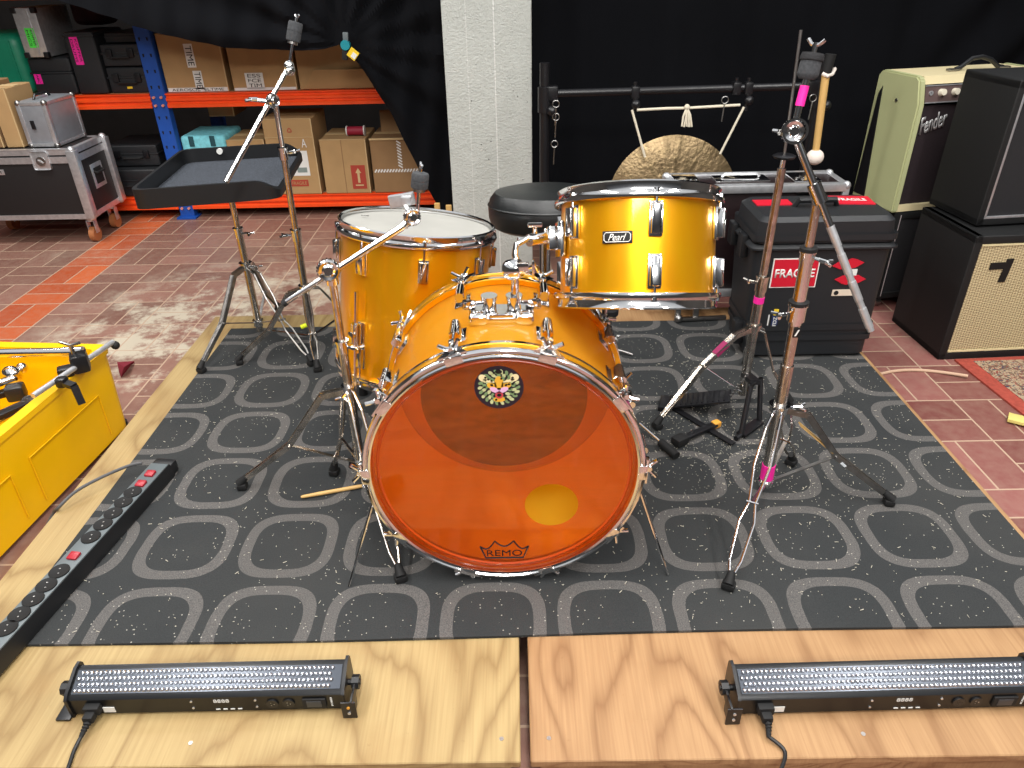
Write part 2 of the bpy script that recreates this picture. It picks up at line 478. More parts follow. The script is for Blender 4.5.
m = newmat('bronze'); P, x, y, z = coords(m.node_tree)
rad = noise(comb(E.op('ARCTAN2', z, x) * 9, E.op('SQRT', x * x + z * z) * 5, 0.3), 1.4, 5, 0.65)
c = mixc((rad * 2.2 - 0.7).clamp(), lin('#5c4d36'), lin('#ae9672'))
c = mixc((noise(P, 30, 4) * 2 - 0.8).clamp() * 0.5, c, lin('#8d7c57'))
b = m.node_tree.nodes['Principled BSDF']; b.inputs['Metallic'].default_value = 0.8
finish(m, c, 0.38, noise(P, 60, 3), 0.7, 0.004)

m = newmat('wicker_grille'); P, x, y, z = coords(m.node_tree)
a = ((x * 95).frac() - 0.5).abs() * 2; bb = ((z * 95 + (x * 47.5).floor() * 0.5).frac() - 0.5).abs() * 2
c = mixc((a * bb).clamp(), lin('#c9b88f'), lin('#5c4a30'))
finish(m, c, 0.8, a + bb, 0.5)

m = newmat('persian_carpet'); P, x, y, z = coords(m.node_tree)
n1 = noise(P, 26, 3, 0.5, 2.5); n2 = noise(P, 55, 2, 0.5, 3.0)
c = mixc(n1.gt(0.52), lin('#a8967c'), lin('#6e5a4c'))
c = mixc(n2.gt(0.60), c, lin('#8c3c38')); c = mixc(noise(P, 40, 2, 0.5, 3).gt(0.63), c, lin('#31435a'))
finish(m, c, 0.95, n2, 0.5, spec=0.1)
mat('rug_red', '#a04436', 0.95, noise=0.2, nscale=80)
mat('wall_grey', '#4c4a47', 0.9, noise=0.15, nscale=6)
mat('wall_brick', '#4d3830', 0.9, noise=0.2, nscale=20)

# ------------------------------------------------------------------ setting
FZ = -0.15
struct(MB().box((0, 2.2, FZ - 0.05), (9, 8.4, 0.1)).build('floor', 'brick_tiles'))
struct(MB().box((0, 6.2, 1.4), (9, 0.1, 3.1)).build('wall_back', 'wall_grey'))
struct(MB().box((-4.45, 2.2, 1.4), (0.1, 8.0, 3.1)).build('wall_left', 'wall_grey'))
struct(MB().box((4.45, 2.2, 1.4), (0.1, 8.0, 3.1)).build('wall_right', 'wall_grey'))
pm = MB()
pm.box((-0.105, 3.64, 1.4), (0.385, 0.38, 3.1), 0.008, seg=3)
struct(pm.build('pillar', 'painted_block'))

# platforms: two plywood-topped risers, gap between them
def riser(x0, x1, label, pmat):
    cx = (x0 + x1) / 2
    t = thing('stage_platform', label, 'platform', (cx, 1.73, FZ), 'plywood stage platforms')
    a = MB(); a.box((cx, 1.73, -0.009), (x1 - x0, 1.92, 0.018), 0.002, seg=1); a.build('plywood_sheet', pmat, t)
    for (p, q) in (((x0 + 0.02, 0.80), (x1 - 0.02, 0.84)), ((x0 + 0.02, 2.62), (x1 - 0.02, 2.66))):
        MB().box(((p[0] + q[0]) / 2, (p[1] + q[1]) / 2, -0.084), (q[0] - p[0], q[1] - p[1], 0.13)).build('frame_rail', pmat, t)
    for xx in (x0 + 0.04, x1 - 0.04):
        MB().box((xx, 1.73, -0.084), (0.04, 1.76, 0.13)).build('frame_rail', pmat, t)
    for sx_ in (x0 + 0.035, cx, x1 - 0.035):
        MB().cyl((sx_, 0.815, -0.001), (sx_, 0.815, 0.0008), 0.0042, n=10).build('screw', 'dull_steel', t)
riser(-1.235, -0.006, 'pale plywood stage platform left of the dark gap', 'plywood_pale')
riser(0.012, 1.245, 'warm brown plywood stage platform right of the dark gap', 'plywood_warm')

# mat
a = MB(); nx, ny = 60, 36
def medge(x): return 1.046 + 0.008 * x + 0.003 * math.sin(x * 4)
gv = {}
for k in range(2):
    for i in range(nx + 1):
        for j in range(ny + 1):
            xx = -1.125 + (1.225 + 1.125) * i / nx; f0 = medge(xx); yy = f0 + (2.56 - f0) * j / ny
            zz = 0.0008 + (0.006 if k else 0) + (0.0012 * math.sin(xx * 7 + yy * 3) ** 2 if k else 0)
            gv[k, i, j] = a.bm.verts.new((xx, yy, zz))
for i in range(nx):
    for j in range(ny):
        a.bm.faces.new([gv[1, i, j], gv[1, i + 1, j], gv[1, i + 1, j + 1], gv[1, i, j + 1]])
        a.bm.faces.new([gv[0, i, j], gv[0, i, j + 1], gv[0, i + 1, j + 1], gv[0, i + 1, j]])
for i in range(nx):
    a.bm.faces.new([gv[0, i, 0], gv[0, i + 1, 0], gv[1, i + 1, 0], gv[1, i, 0]])
    a.bm.faces.new([gv[0, i, ny], gv[1, i, ny], gv[1, i + 1, ny], gv[0, i + 1, ny]])
for j in range(ny):
    a.bm.faces.new([gv[0, 0, j], gv[1, 0, j], gv[1, 0, j + 1], gv[0, 0, j + 1]])
    a.bm.faces.new([gv[0, nx, j], gv[0, nx, j + 1], gv[1, nx, j + 1], gv[1, nx, j]])
tag(a.build('carpet', 'ring_carpet'), 'dark grey carpet patterned with lighter rounded rings on the plywood stage', 'carpet')
MZ = 0.0085
# wood crumbs and splinters
a = MB(); rr = random.Random(3)
for k in range(3200):
    if k < 1100: x_, y_ = rr.gauss(0.62, 0.17), rr.gauss(1.72, 0.18)
    else: x_, y_ = rr.uniform(-1.08, 1.2), rr.uniform(1.07, 2.5)
    if not (-1.1 < x_ < 1.2 and 1.07 < y_ < 2.5): continue
    L = rr.choice((0.0012, 0.0015, 0.0018, 0.002, 0.002, 0.0026, 0.004, 0.009)); wv = rr.uniform(0.0007, 0.0014); an = rr.uniform(0, math.pi)
    a.box((x_, y_, MZ + 0.0006), (L, wv, 0.0008), rot=an)
mat('crumb', '#bcb6a6', 0.8)
tag(a.build('wood_splinters', 'crumb'), 'pale wood crumbs and splinters strewn over the dark carpet', 'debris', kind='stuff')

# ------------------------------------------------------------------ drums
def TR(c, ax=0, ay=0, az=0):
    return Matrix.Translation(c) @ Matrix.Rotation(ay, 4, 'Y') @ Matrix.Rotation(ax, 4, 'X') @ Matrix.Rotation(az, 4, 'Z')
def hoop(parent, M, Rr, z, flip, name='hoop'):
    s = -1 if flip else 1
    prof = [(Rr + 0.003, z), (Rr + 0.004, z + s * 0.021), (Rr - 0.001, z + s * 0.027), (Rr + 0.0045, z + s * 0.030), (Rr + 0.0085, z + s * 0.027),
            (Rr + 0.0065, z + s * 0.020), (Rr + 0.0065, z + s * 0.012), (Rr + 0.014, z + s * 0.008), (Rr + 0.0155, z + s * 0.003), (Rr + 0.014, z - s * 0.003), (Rr + 0.009, z - s * 0.004), (Rr + 0.006, z)]
    return MB(M).lathe(prof, None, 72, closed=True).build(name, 'chrome', parent)
def box_lug(parent, M, ang, Rr, zc, h, rod_to):
    Q = M @ Matrix.Rotation(ang, 4, 'Z')
    a = MB(Q)
    a.box((Rr + 0.004, 0, zc), (0.008, 0.027, h), 0.003)
    a.box((Rr + 0.012, 0, zc), (0.016, 0.015, h * 0.86), 0.004, rot=Matrix.Rotation(0.10 if rod_to > zc else -0.10, 4, 'Y'))
    for sgn in (-1, 1): a.box((Rr + 0.012, sgn * 0.0095, zc), (0.016, 0.003, h * 0.84), 0.001)
    l = a.build('lug', 'chrome', parent)
    b = MB(Q); sg = 1 if rod_to > zc else -1
    b.cyl((Rr + 0.0105, 0, zc + sg * h * 0.4), (Rr + 0.0105, 0, rod_to + sg * 0.002), 0.0028, n=8)
    b.cyl((Rr + 0.0105, 0, rod_to), (Rr + 0.0105, 0, rod_to + sg * 0.008), 0.0052, n=8)
    b.build('tension_rod', 'chrome', l)

def shell_drum(name, label, c, M, Rr, Hh, n, off, top_mat, lug_h, lugrow):
    t = thing(name, label, 'drum', c)
    MB(M).lathe([(Rr, -Hh / 2), (Rr, Hh / 2), (Rr - 0.007, Hh / 2), (Rr - 0.007, -Hh / 2)], None, 72, closed=True).build('shell', 'amber_lacquer', t)
    hz = Hh / 2
    MB(M).lathe([(0, hz + 0.010), (Rr - 0.004, hz + 0.010), (Rr + 0.002, hz + 0.004), (Rr + 0.002, hz + 0.002), (0, hz + 0.008)], None, 72).build('top_head', top_mat, t)
    MB(M).lathe([(0, -hz - 0.008), (Rr - 0.004, -hz - 0.008), (Rr + 0.002, -hz - 0.002), (Rr + 0.002, -hz), (0, -hz - 0.006)], None, 72).build('bottom_head', 'drum_head_white', t)
    hoop(t, M, Rr, hz - 0.006, False, 'top_hoop'); hoop(t, M, Rr, -hz + 0.006, True, 'bottom_hoop')
    for k in range(n):
        ang = off + 2 * math.pi * k / n
        box_lug(t, M, ang, Rr, lugrow, lug_h, hz); box_lug(t, M, ang, Rr, -lugrow, lug_h, -hz)
    return t

# floor tom
ft_c = Vector((-0.290, 1.895, 0.418)); MF = TR(ft_c, R_(-8), R_(6.5))
ft = shell_drum('floor_tom', 'big amber floor tom with white top head standing left behind the bass drum', ft_c, MF, 0.205, 0.39, 8, R_(-79), 'drum_head_white', 0.062, 0.128)
text('head_print', 'UK', 'ink', ft, MF @ Vector((-0.148, 0.035, 0.2115)), MF.to_3x3() @ Vector((1, 0, 0)), MF.to_3x3() @ Vector((0, 1, 0)), 0.022)
for k, ang in enumerate((R_(-126), R_(20), R_(135))):
    Q = MF @ Matrix.Rotation(ang, 4, 'Z')
    a = MB(Q); a.box((0.207, 0, -0.06), (0.01, 0.034, 0.062), 0.004); a.cyl((0.223, 0, -0.088), (0.223, 0, -0.032), 0.014, n=16)
    a.cyl((0.225, 0.0, -0.06), (0.250, 0.012, -0.06), 0.007, n=10); a.box((0.255, 0.014, -0.06), (0.006, 0.018, 0.03), 0.003)
    br = a.build('leg_bracket', 'chrome', ft)
    top = Q @ Vector((0.223, 0, 0.055)); low = Q @ Vector((0.223, 0, -0.23))
    foot = Vector((low.x, low.y, MZ)) + (Vector((low.x, low.y, 0)) - Vector((ft_c.x, ft_c.y, 0))).normalized() * 0.045
    lg = MB().tube([top, low, low.lerp(foot, 0.35) , foot + Vector((0, 0, 0.02))], 0.0055).build('leg', 'chrome', ft)
    MB().cyl(foot + Vector((0, 0, 0.032)), foot, 0.011, 0.015).build('rubber_foot', 'rubber', lg)

# rack tom
tm_c = Vector((0.263, 1.487, 0.698)); MT = TR(tm_c, R_(-23.5), R_(1.2))
tm = shell_drum('rack_tom', 'amber rack tom mounted above the right side of the bass drum', tm_c, MT, 0.164, 0.200, 6, R_(-88), 'drum_head_white', 0.068, 0.050)
Q = MT @ Matrix.Rotation(R_(-113), 4, 'Z')
MB(Q).box((0.1655, 0, 0.016), (0.004, 0.060, 0.024), 0.0015).build('badge', 'ink', tm)
q3 = Q.to_3x3()
def rect_loop(cx, cz, w_, h_, ch, nrm):
    return [(nrm, cx - w_ / 2 + ch, cz - h_ / 2), (nrm, cx + w_ / 2 - ch, cz - h_ / 2), (nrm, cx + w_ / 2, cz - h_ / 2 + ch), (nrm, cx + w_ / 2, cz + h_ / 2 - ch),
            (nrm, cx + w_ / 2 - ch, cz + h_ / 2), (nrm, cx - w_ / 2 + ch, cz + h_ / 2), (nrm, cx - w_ / 2, cz + h_ / 2 - ch), (nrm, cx - w_ / 2, cz - h_ / 2 + ch)]
MB(Q).tube(rect_loop(0, 0.016, 0.053, 0.018, 0.004, 0.168), 0.0008, 6, True).build('badge_outline', 'white_paint', tm)
text('badge_lettering', 'Pearl', 'white_paint', tm, Q @ Vector((0.1678, 0, 0.016)), q3 @ Vector((0, 1, 0)), q3 @ Vector((0, 0, 1)), 0.036, 0.013, shear=0.45)
# mount bracket on the tom's left side
Q = MT @ Matrix.Rotation(R_(-168), 4, 'Z')
a = MB(Q); a.box((0.172, 0, 0.02), (0.012, 0.046, 0.075), 0.004); a.box((0.188, 0, 0.022), (0.024, 0.03, 0.05), 0.005)
a.cyl((0.19, -0.02, 0.03), (0.19, -0.05, 0.03), 0.006); a.box((0.19, -0.056, 0.03), (0.006, 0.008, 0.034), 0.003)
a.build('mount_bracket', 'chrome', tm)

# bass drum
BX, BZ, Y0, Y1 = -0.031, 0.318, 1.200, 1.590
bd = thing('bass_drum', 'large bass drum with transparent orange front head and amber shell', 'drum', (BX, 1.395, MZ))
MBD = Matrix.Translation((BX, 0, BZ)) @ Matrix.Rotation(-math.pi / 2, 4, 'X')   # local z -> world +y
# in this frame: local x = world x, local y = -world z
MB(MBD).lathe([(0.2795, Y0 + 0.02), (0.2795, Y1 - 0.02), (0.2735, Y1 - 0.02), (0.2735, Y0 + 0.02)], None, 96, closed=True).build('shell', 'amber_shell', bd)
a = MB(); na = 60; lr = []
for k in range(na + 1):
    an = R_(158) + R_(224) * k / na; cx_, cz_ = math.cos(an), math.sin(an)
    lr.append([a.bm.verts.new((BX + r_ * cx_, y_, BZ + r_ * cz_)) for r_, y_ in ((0.2730, Y0 + 0.03), (0.2715, Y0 + 0.03), (0.2715, Y1 - 0.03), (0.2730, Y1 - 0.03))])
for A_, B_ in zip(lr, lr[1:]):
    for q in range(4): a.bm.faces.new([A_[q], A_[(q + 1) % 4], B_[(q + 1) % 4], B_[q]])
a.bm.faces.new(lr[0]); a.bm.faces.new(lr[-1][::-1])
a.build('bounce_liner', mat('bounce_yellow', (0.92, 0.60, 0.04), 0.6), bd)  # added reflector along the lower shell, brightens the inside of the drum
for nm, ya, yb, s in (('front_hoop', Y0, Y0 + 0.042, 1), ('rear_hoop', Y1, Y1 - 0.042, -1)):
    h_ = MB(MBD).lathe([(0.281, ya), (0.293, ya), (0.293, yb), (0.281, yb)], None, 96, closed=True).build(nm, 'amber_lacquer', bd)
    a = MB(MBD)
    a.lathe([(0.2775, ya + s * 0.010), (0.2785, ya - s * 0.003), (0.2825, ya - s * 0.005), (0.2850, ya - s * 0.003), (0.2856, ya + s * 0.010)], None, 96, closed=True)
    a.lathe([(0.2856, ya - s * 0.0005), (0.2890, ya - s * 0.004), (0.2935, ya - s * 0.0035), (0.2962, ya + s * 0.001), (0.2960, ya + s * 0.008), (0.2930, ya + s * 0.008), (0.2900, ya + s * 0.001)], None, 96, closed=True)
    a.build('rim_band', 'chrome', h_)
    MB(MBD).lathe([(0.292, yb - s * 0.012), (0.2948, yb - s * 0.012), (0.2948, yb - s * 0.003), (0.292, yb - s * 0.003)], None, 96, closed=True).build('inlay_band', 'chrome', h_)
amberhead2 = newmat('batter_translucent'); nt = amberhead2.node_tree; b = nt.nodes['Principled BSDF']; b.inputs['Base Color'].default_value = lin('#d99a3c'); b.inputs['Roughness'].default_value = 0.4
trl = nt.nodes.new('ShaderNodeBsdfTranslucent'); trl.inputs[0].default_value = (1, 0.7, 0.3, 1); mx = nt.nodes.new('ShaderNodeMixShader'); mx.inputs[0].default_value = 0.5
nt.links.new(b.outputs[0], mx.inputs[1]); nt.links.new(trl.outputs[0], mx.inputs[2]); nt.links.new(mx.outputs[0], nt.nodes['Material Output'].inputs[0])
# front head with port hole
def ang_pt(r, k, n, cx=0, cz=0): return (cx + r * math.cos(2 * math.pi * k / n), cz + r * math.sin(2 * math.pi * k / n))
hole = AY(551.5, 505, Y0 + 0.012); hx, hz_ = hole.x, hole.z; HR = 0.058
a = MB(); es = []
outer = [a.bm.verts.new((BX + 0.2785 * math.cos(2 * math.pi * k / 96), Y0 + 0.012, BZ + 0.2785 * math.sin(2 * math.pi * k / 96))) for k in range(96)]
inner = [a.bm.verts.new((hx + HR * math.cos(2 * math.pi * k / 48), Y0 + 0.012, hz_ + HR * math.sin(2 * math.pi * k / 48))) for k in range(48)]
for L in (outer, inner):
    for k in range(len(L)): es.append(a.bm.edges.new((L[k], L[(k + 1) % len(L)])))
bmesh.ops.triangle_fill(a.bm, use_beauty=True, edges=es)
fh = a.build('front_head', 'amber_head', bd)
# rear (batter) head
MB(MBD).lathe([(0, Y1 - 0.014), (0.2785, Y1 - 0.014), (0.2785, Y1 - 0.0125), (0, Y1 - 0.0125)], None, 96).build('batter_head', amberhead2, bd)
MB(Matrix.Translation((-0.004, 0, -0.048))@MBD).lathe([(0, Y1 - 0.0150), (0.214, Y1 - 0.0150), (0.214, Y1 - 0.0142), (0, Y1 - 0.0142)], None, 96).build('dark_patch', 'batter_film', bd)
# collar step of the front head
MB(MBD).lathe([(0.262, Y0 + 0.0120), (0.2655, Y0 + 0.0095), (0.269, Y0 + 0.0120), (0.2655, Y0 + 0.0125)], None, 96, closed=True).build('head_collar', mat('collar_orange', '#b8440c', 0.25), fh)
# logo: crown outline and lettering
lc = AY(504.5, 552, Y0 + 0.010); lc.z += 0.0
a = MB(); yy = Y0 + 0.0108
def crown(pts, wdt):
    a.tube([(lc.x + p * 0.056, yy, lc.z + q * 0.056) for p, q in pts], wdt, 6)
def arc(p, q, sag, n=8): return [(p[0] + (q[0] - p[0]) * k / n, p[1] + (q[1] - p[1]) * k / n - sag * math.sin(math.pi * k / n)) for k in range(n + 1)]
T1, T2, T3, T4 = (-0.97, 0.30), (-0.38, 0.58), (0.38, 0.58), (0.97, 0.30)
crown(arc(T1, T2, 0.26), 0.0017); crown(arc(T2, T3, 0.28), 0.0017); crown(arc(T3, T4, 0.26), 0.0017)
crown([T1, (-0.76, -0.32), (0.76, -0.32), T4], 0.0021)
a.build('crown_outline', 'ink', fh)
text('logo_lettering', 'REMO', 'ink', fh, (lc.x, Y0 + 0.0114, lc.z - 0.004), (1, 0, 0), (0, 0, 1), 0.080, 0.018)
# big-cat sticker
sk = AY(499, 387.5, Y0 + 0.011)
def blob(mb, x_, z_, rx, rz, lay, rot=0, n=14):
    pts = []
    for k in range(n):
        a_ = 2 * math.pi * k / n; px_, pz_ = rx * math.cos(a_), rz * math.sin(a_)
        pts.append((px_ * math.cos(rot) - pz_ * math.sin(rot) + x_, px_ * math.sin(rot) + pz_ * math.cos(rot) + z_))
    M = Matrix.Translation((sk.x, Y0 + 0.0115 - lay * 0.0004, sk.z)) @ Matrix.Rotation(math.pi / 2, 4, 'X')
    mb.prism(pts, M, 0.0004)
SR = 0.0485
a = MB(); blob(a, 0, 0, SR, SR, 0, 0, 48); stk = a.build('cat_face_sticker', mat('sticker_dark', '#1d1626', 0.35), fh)
fur1 = MB(); fur2 = MB(); spots = MB(); rr = random.Random(11)
for ring_r, nn in ((0.037, 22), (0.030, 18), (0.0225, 13)):
    for k in range(nn):
        an = 2 * math.pi * (k + 0.5 * (ring_r < 0.035)) / nn
        (fur1 if (k % 2) else fur2) and blob(fur1 if k % 2 else fur2, ring_r * math.cos(an), ring_r * math.sin(an) * 0.97, 0.0052, 0.0034, 1, an + 0.5)
        if k % 2 == 0 and abs(math.cos(an)) > 0.1:
            blob(spots, ring_r * 0.94 * math.cos(an + 0.12), ring_r * 0.94 * math.sin(an + 0.12), 0.0026, 0.0022, 3, an)
fur1.build('pale_fur', mat('fur_pale', '#c9cf9a', 0.5), stk); fur2.build('green_fur', mat('fur_green', '#7d9a6c', 0.5), stk)
a = MB()
for s in (-1, 1):
    blob(a, s * 0.031, 0.022, 0.009, 0.0075, 2, s * 0.7); blob(a, s * 0.018, 0.0145, 0.014, 0.003, 2, s * 0.35)
a.build('ears', mat('fur_cream', '#f2e3b0', 0.5), stk)
a = MB(); blob(a, 0, 0.010, 0.009, 0.016, 2); blob(a, -0.014, 0.005, 0.010, 0.007, 2, -0.3); blob(a, 0.014, 0.005, 0.010, 0.007, 2, 0.3); blob(a, 0, -0.027, 0.012, 0.006, 2)
a.build('face', mat('fur_gold', '#e8b13a', 0.5), stk)
a = MB()
for s in (-1, 1): blob(a, s * 0.0085, -0.005, 0.0105, 0.0055, 4, s * 0.45)
a.build('muzzle', mat('muzzle_pink', '#e6b6dc', 0.5), stk)
a = MB(); blob(a, 0, -0.0165, 0.008, 0.0085, 4); a.build('mouth', mat('mouth_red', '#c2414a', 0.5), stk)
for s in (-1, 1): blob(spots, s * 0.014, 0.0065, 0.0032, 0.0022, 5, s * 0.4)
blob(spots, 0, -0.002, 0.004, 0.0022, 5); blob(spots, 0, -0.0165, 0.0045, 0.0035, 5); blob(spots, 0, 0.036, 0.007, 0.0045, 3); blob(spots, 0, -0.037, 0.003, 0.003, 3)
spots.build('dark_spots', 'ink', stk)
# lugs with T-rods and claws, ten round each side
def claw(ang, front):
    # ang from the top, clockwise seen from the front
    Q = Matrix.Translation((BX, 0, BZ)) @ Matrix.Rotation(ang, 4, 'Y')    # local z = radial
    s = 1 if front else -1; ya = Y0 if front else Y1
    a = MB(Q)
    a.prism([(-0.030, 0), (-0.012, 0.030), (-0.008, 0.046), (0.008, 0.046), (0.012, 0.030), (0.030, 0)], Matrix.Translation((0, ya - s * 0.001, 0.2955)) @ (Matrix.Identity(4) if front else Matrix.Rotation(math.pi, 4, 'Z')) , 0.0045)
    a.box((0, ya - s * 0.003, 0.289), (0.036, 0.004, 0.018), 0.0015)
    a.box((0, ya + s * 0.042, 0.304), (0.012, 0.016, 0.014), 0.003)
    c_ = a.build('claw', 'chrome', bd)
    b = MB(Q)
    b.cyl((0, ya + s * 0.012, 0.305), (0, ya + s * 0.125, 0.303), 0.003, n=8)
    b.cyl((0, ya + s * 0.008, 0.305), (0, ya + s * 0.024, 0.305), 0.006, n=8)
    b.tube([(-0.021, ya + s * 0.012, 0.321), (-0.009, ya + s * 0.014, 0.309), (0, ya + s * 0.016, 0.3055), (0.009, ya + s * 0.014, 0.309), (0.021, ya + s * 0.012, 0.321)], 0.0045, 8)
    b.build('key_rod', 'chrome', c_)
    l = MB(Q)
    l.box((0, ya + s * 0.108, 0.2825), (0.036, 0.060, 0.006), 0.0025)
    l.box((0, ya + s * 0.104, 0.295), (0.024, 0.050, 0.024), 0.007)
    l.cyl((0, ya + s * 0.074, 0.304), (0, ya + s * 0.130, 0.304), 0.0095, n=12)
    l.build('lug', 'chrome', bd)
for k in range(10):
    claw(R_(18 + 36 * k), True); claw(R_(18 + 36 * k), False)
# tom mount on top of the shell
a = MB(); tz = BZ + 0.2795; mcx, mcy = BX + 0.0, 1.385
a.box((mcx, mcy, tz + 0.004), (0.125, 0.075, 0.012), 0.004)
a.box((mcx - 0.048, mcy - 0.012, tz + 0.006), (0.04, 0.062, 0.026), 0.010, seg=3)
a.box((mcx + 0.048, mcy - 0.012, tz + 0.006), (0.04, 0.062, 0.026), 0.010, seg=3)
a.box((mcx, mcy - 0.02, tz + 0.012), (0.05, 0.03, 0.010), 0.004)
mt_ = a.build('mount_plate', 'chrome', bd)
posts = []
for k, s in enumerate((-1, 1)):
    px_ = mcx + 0.001 + s * 0.026
    a = MB(); a.cyl((px_, mcy, tz + 0.006), (px_, mcy, tz + 0.042), 0.0145, n=20); a.cyl((px_, mcy, tz + 0.038), (px_, mcy, tz + 0.046), 0.0175, n=20)
    a.cyl((px_, mcy, tz + 0.030), (px_ + s * 0.038, mcy - 0.008, tz + 0.030), 0.0055, n=10)
    a.box((px_ + s * 0.046, mcy - 0.010, tz + 0.030), (0.02, 0.006, 0.022), 0.005); a.ball((px_ + s * 0.034, mcy - 0.008, tz + 0.030), 0.0085, 12)
    a.build('post_receiver', 'chrome', bd)
    posts.append(Vector((px_, mcy, tz + 0.046)))
# L-arm holding the tom
pz = posts[1]; kn = pz + Vector((0.004, 0.0, 0.052))
end = MT @ (Matrix.Rotation(R_(-168), 4, 'Z') @ Vector((0.196, 0, 0.022)))
ta = thing('tom_arm', 'bent chrome tom holder arm rising from the bass drum to the rack tom', 'drum mount', pz)
a = MB(); a.cyl(pz - Vector((0, 0, 0.03)), kn, 0.0085, n=14); a.build('post', 'chrome', ta)
a = MB(); a.lathe([(0, -0.017), (0.018, -0.017), (0.0215, -0.010), (0.0215, 0.010), (0.018, 0.017), (0, 0.017)], Matrix.Translation(kn + Vector((-0.004, -0.004, 0.006))) @ Matrix.Rotation(R_(70), 4, 'Y') @ Matrix.Rotation(R_(20), 4, 'X'), 14)
a.box(kn + Vector((0.012, -0.014, 0.012)), (0.03, 0.012, 0.024), 0.003); a.cyl(kn + Vector((0.012, -0.01, 0.006)), kn + Vector((0.04, -0.02, 0.02)), 0.0045, n=8)
a.box(kn + Vector((0.036, -0.02, 0.016)), (0.006, 0.014, 0.030), 0.003)
a.build('ratchet', 'chrome', ta)
mid = AY(516, 245, 1.40)
a = MB(); bp_ = [kn + Vector((0.006, 0, 0.015)), kn.lerp(mid, 0.55) + Vector((-0.002, 0, 0.004)), mid, mid.lerp(end, 0.3) + Vector((0, 0, 0.008)), end]
a.tube(bp_, 0.0065, 12); a.build('arm', 'chrome', ta)
a = MB(); c_ = mid.lerp(end, 0.62) + Vector((0, 0, 0.004)); d_ = (end - mid).normalized()
a.cyl(c_ - d_ * 0.022, c_ + d_ * 0.020, 0.013, n=14); a.cyl(c_ + Vector((-0.004, 0, 0)), c_ + Vector((-0.004, -0.01, 0.03)), 0.0045, n=8)
a.box(c_ + Vector((-0.004, -0.012, 0.034)), (0.030, 0.006, 0.010), 0.003); a.cyl(c_ + Vector((-0.018, 0, 0)), c_ + Vector((-0.040, -0.01, 0.004)), 0.004, n=8)
a.build('clamp', 'chrome', ta)
# spurs
for (u0, v0, y0, u1, v1) in ((371, 478, 1.29, 349, 586), (646, 468, 1.29, 668, 575)):
    A = AY(u0, v0, y0); B = AZ(u1, v1, MZ)
    inn = Vector((BX, A.y, BZ)); dirn = (A - inn); dirn.y = 0
    A2 = inn + dirn.normalized() * 0.289
    sp = MB(); sp.tube([A2, A2.lerp(B, 0.25), B], 0.0042, 8, rad=[0.0048, 0.0048, 0.003])
    s_o = sp.build('spur', 'chrome', bd)
    MB().cyl(A2.lerp(B, 0.02), A2.lerp(B, 0.12), 0.0085, n=12).build('spur_socket', 'chrome', s_o)

# ------------------------------------------------------------------ stand pieces
def wing_nut(c, d, m='chrome', s=1.0, parent=None, name='wing_nut'):
    c = Vector(c); M = Matrix.Translation(c) @ frame_to(d)
    a = MB(M); a.cyl((0, 0, 0), (0, 0, 0.02 * s), 0.0055 * s, n=10)
    a.tube([(-0.017 * s, 0, 0.026 * s), (-0.007 * s, 0, 0.016 * s), (0.007 * s, 0, 0.016 * s), (0.017 * s, 0, 0.026 * s)], 0.0038 * s, 8)
    return a.build(name, m, parent)
def wire_leg(root, hub, foot, m, spread=0.012, r=0.0035, knee=None, bars=False, sag=0.3):
    hub = Vector(hub); foot = Vector(foot); d = foot - hub
    side = d.cross(Vector((0, 0, 1))).normalized()
    k1 = hub + Vector((d.x, d.y, 0)) * 0.22 + Vector((0, 0, -0.012)); k2 = hub.lerp(foot, 0.55) if knee is None else Vector(knee)
    end = foot + Vector((0, 0, 0.022))
    a = MB()
    for s in (-1, 1):
        if bars:
            o = side * s * 0.0085
            for p, q in ((hub + o, k1 + o), (k1 + o, k2 + o * 0.9), (k2 + o * 0.9, end + o * 0.5)):
                a.bar(p, q, 0.0022, 0.015, side=(k2 - k1).cross(side))
        else:
            a.tube([hub + side * s * spread * 0.6, k1 + side * s * spread, k1.lerp(k2, 0.5) + side * s * spread * 1.3, k2 + side * s * spread * 0.5,
                    k2.lerp(end, 0.25) + side * s * spread * 1.2, k2.lerp(end, 0.75) + side * s * spread * 0.9, end], r, 8)
    if bars:
        a.bar(k1, k2, 0.016, 0.0025, side=side.cross(d)); 
        a.bar(k2, end, 0.014, 0.0025, side=side.cross(d))
    for t_ in (0.02,): a.cyl(k2 - side * 0.014, k2 + side * 0.014, 0.004, n=8)
    lg = a.build('leg', m, root)
    dr = (foot - k2).normalized(); b = MB()
    b.cyl(end - dr * 0.022, end + dr * 0.008, 0.0085, 0.013, n=12)
    b.box(foot + Vector((0, 0, 0.009)), (0.026, 0.030, 0.018), 0.006, rot=math.atan2(d.y, d.x))
    b.build('rubber_foot', 'rubber', lg)
    return k2
def brace(root, a_, b_, m, r=0.003):
    MB().bar(a_, b_, 0.010, 0.003).build('brace', m, root)
def collar(root, p, d, r, h, m='chrome', wing=None):
    p = Vector(p); d = Vector(d).normalized()
    a = MB(); a.cyl(p - d * h / 2, p + d * h / 2, r, n=18)
    a.cyl(p + d * (h / 2 - 0.003), p + d * (h / 2 + 0.003), r * 1.12, n=18)
    if wing is not None: a.cyl(p, p + Vector(wing).normalized() * (r + 0.014), 0.004, n=8)
    c_ = a.build('collar', m, root)
    if wing is not None:
        wv = Vector(wing).normalized(); wing_nut(p + wv * (r + 0.010), wv, m, 1.0, c_)
    return c_
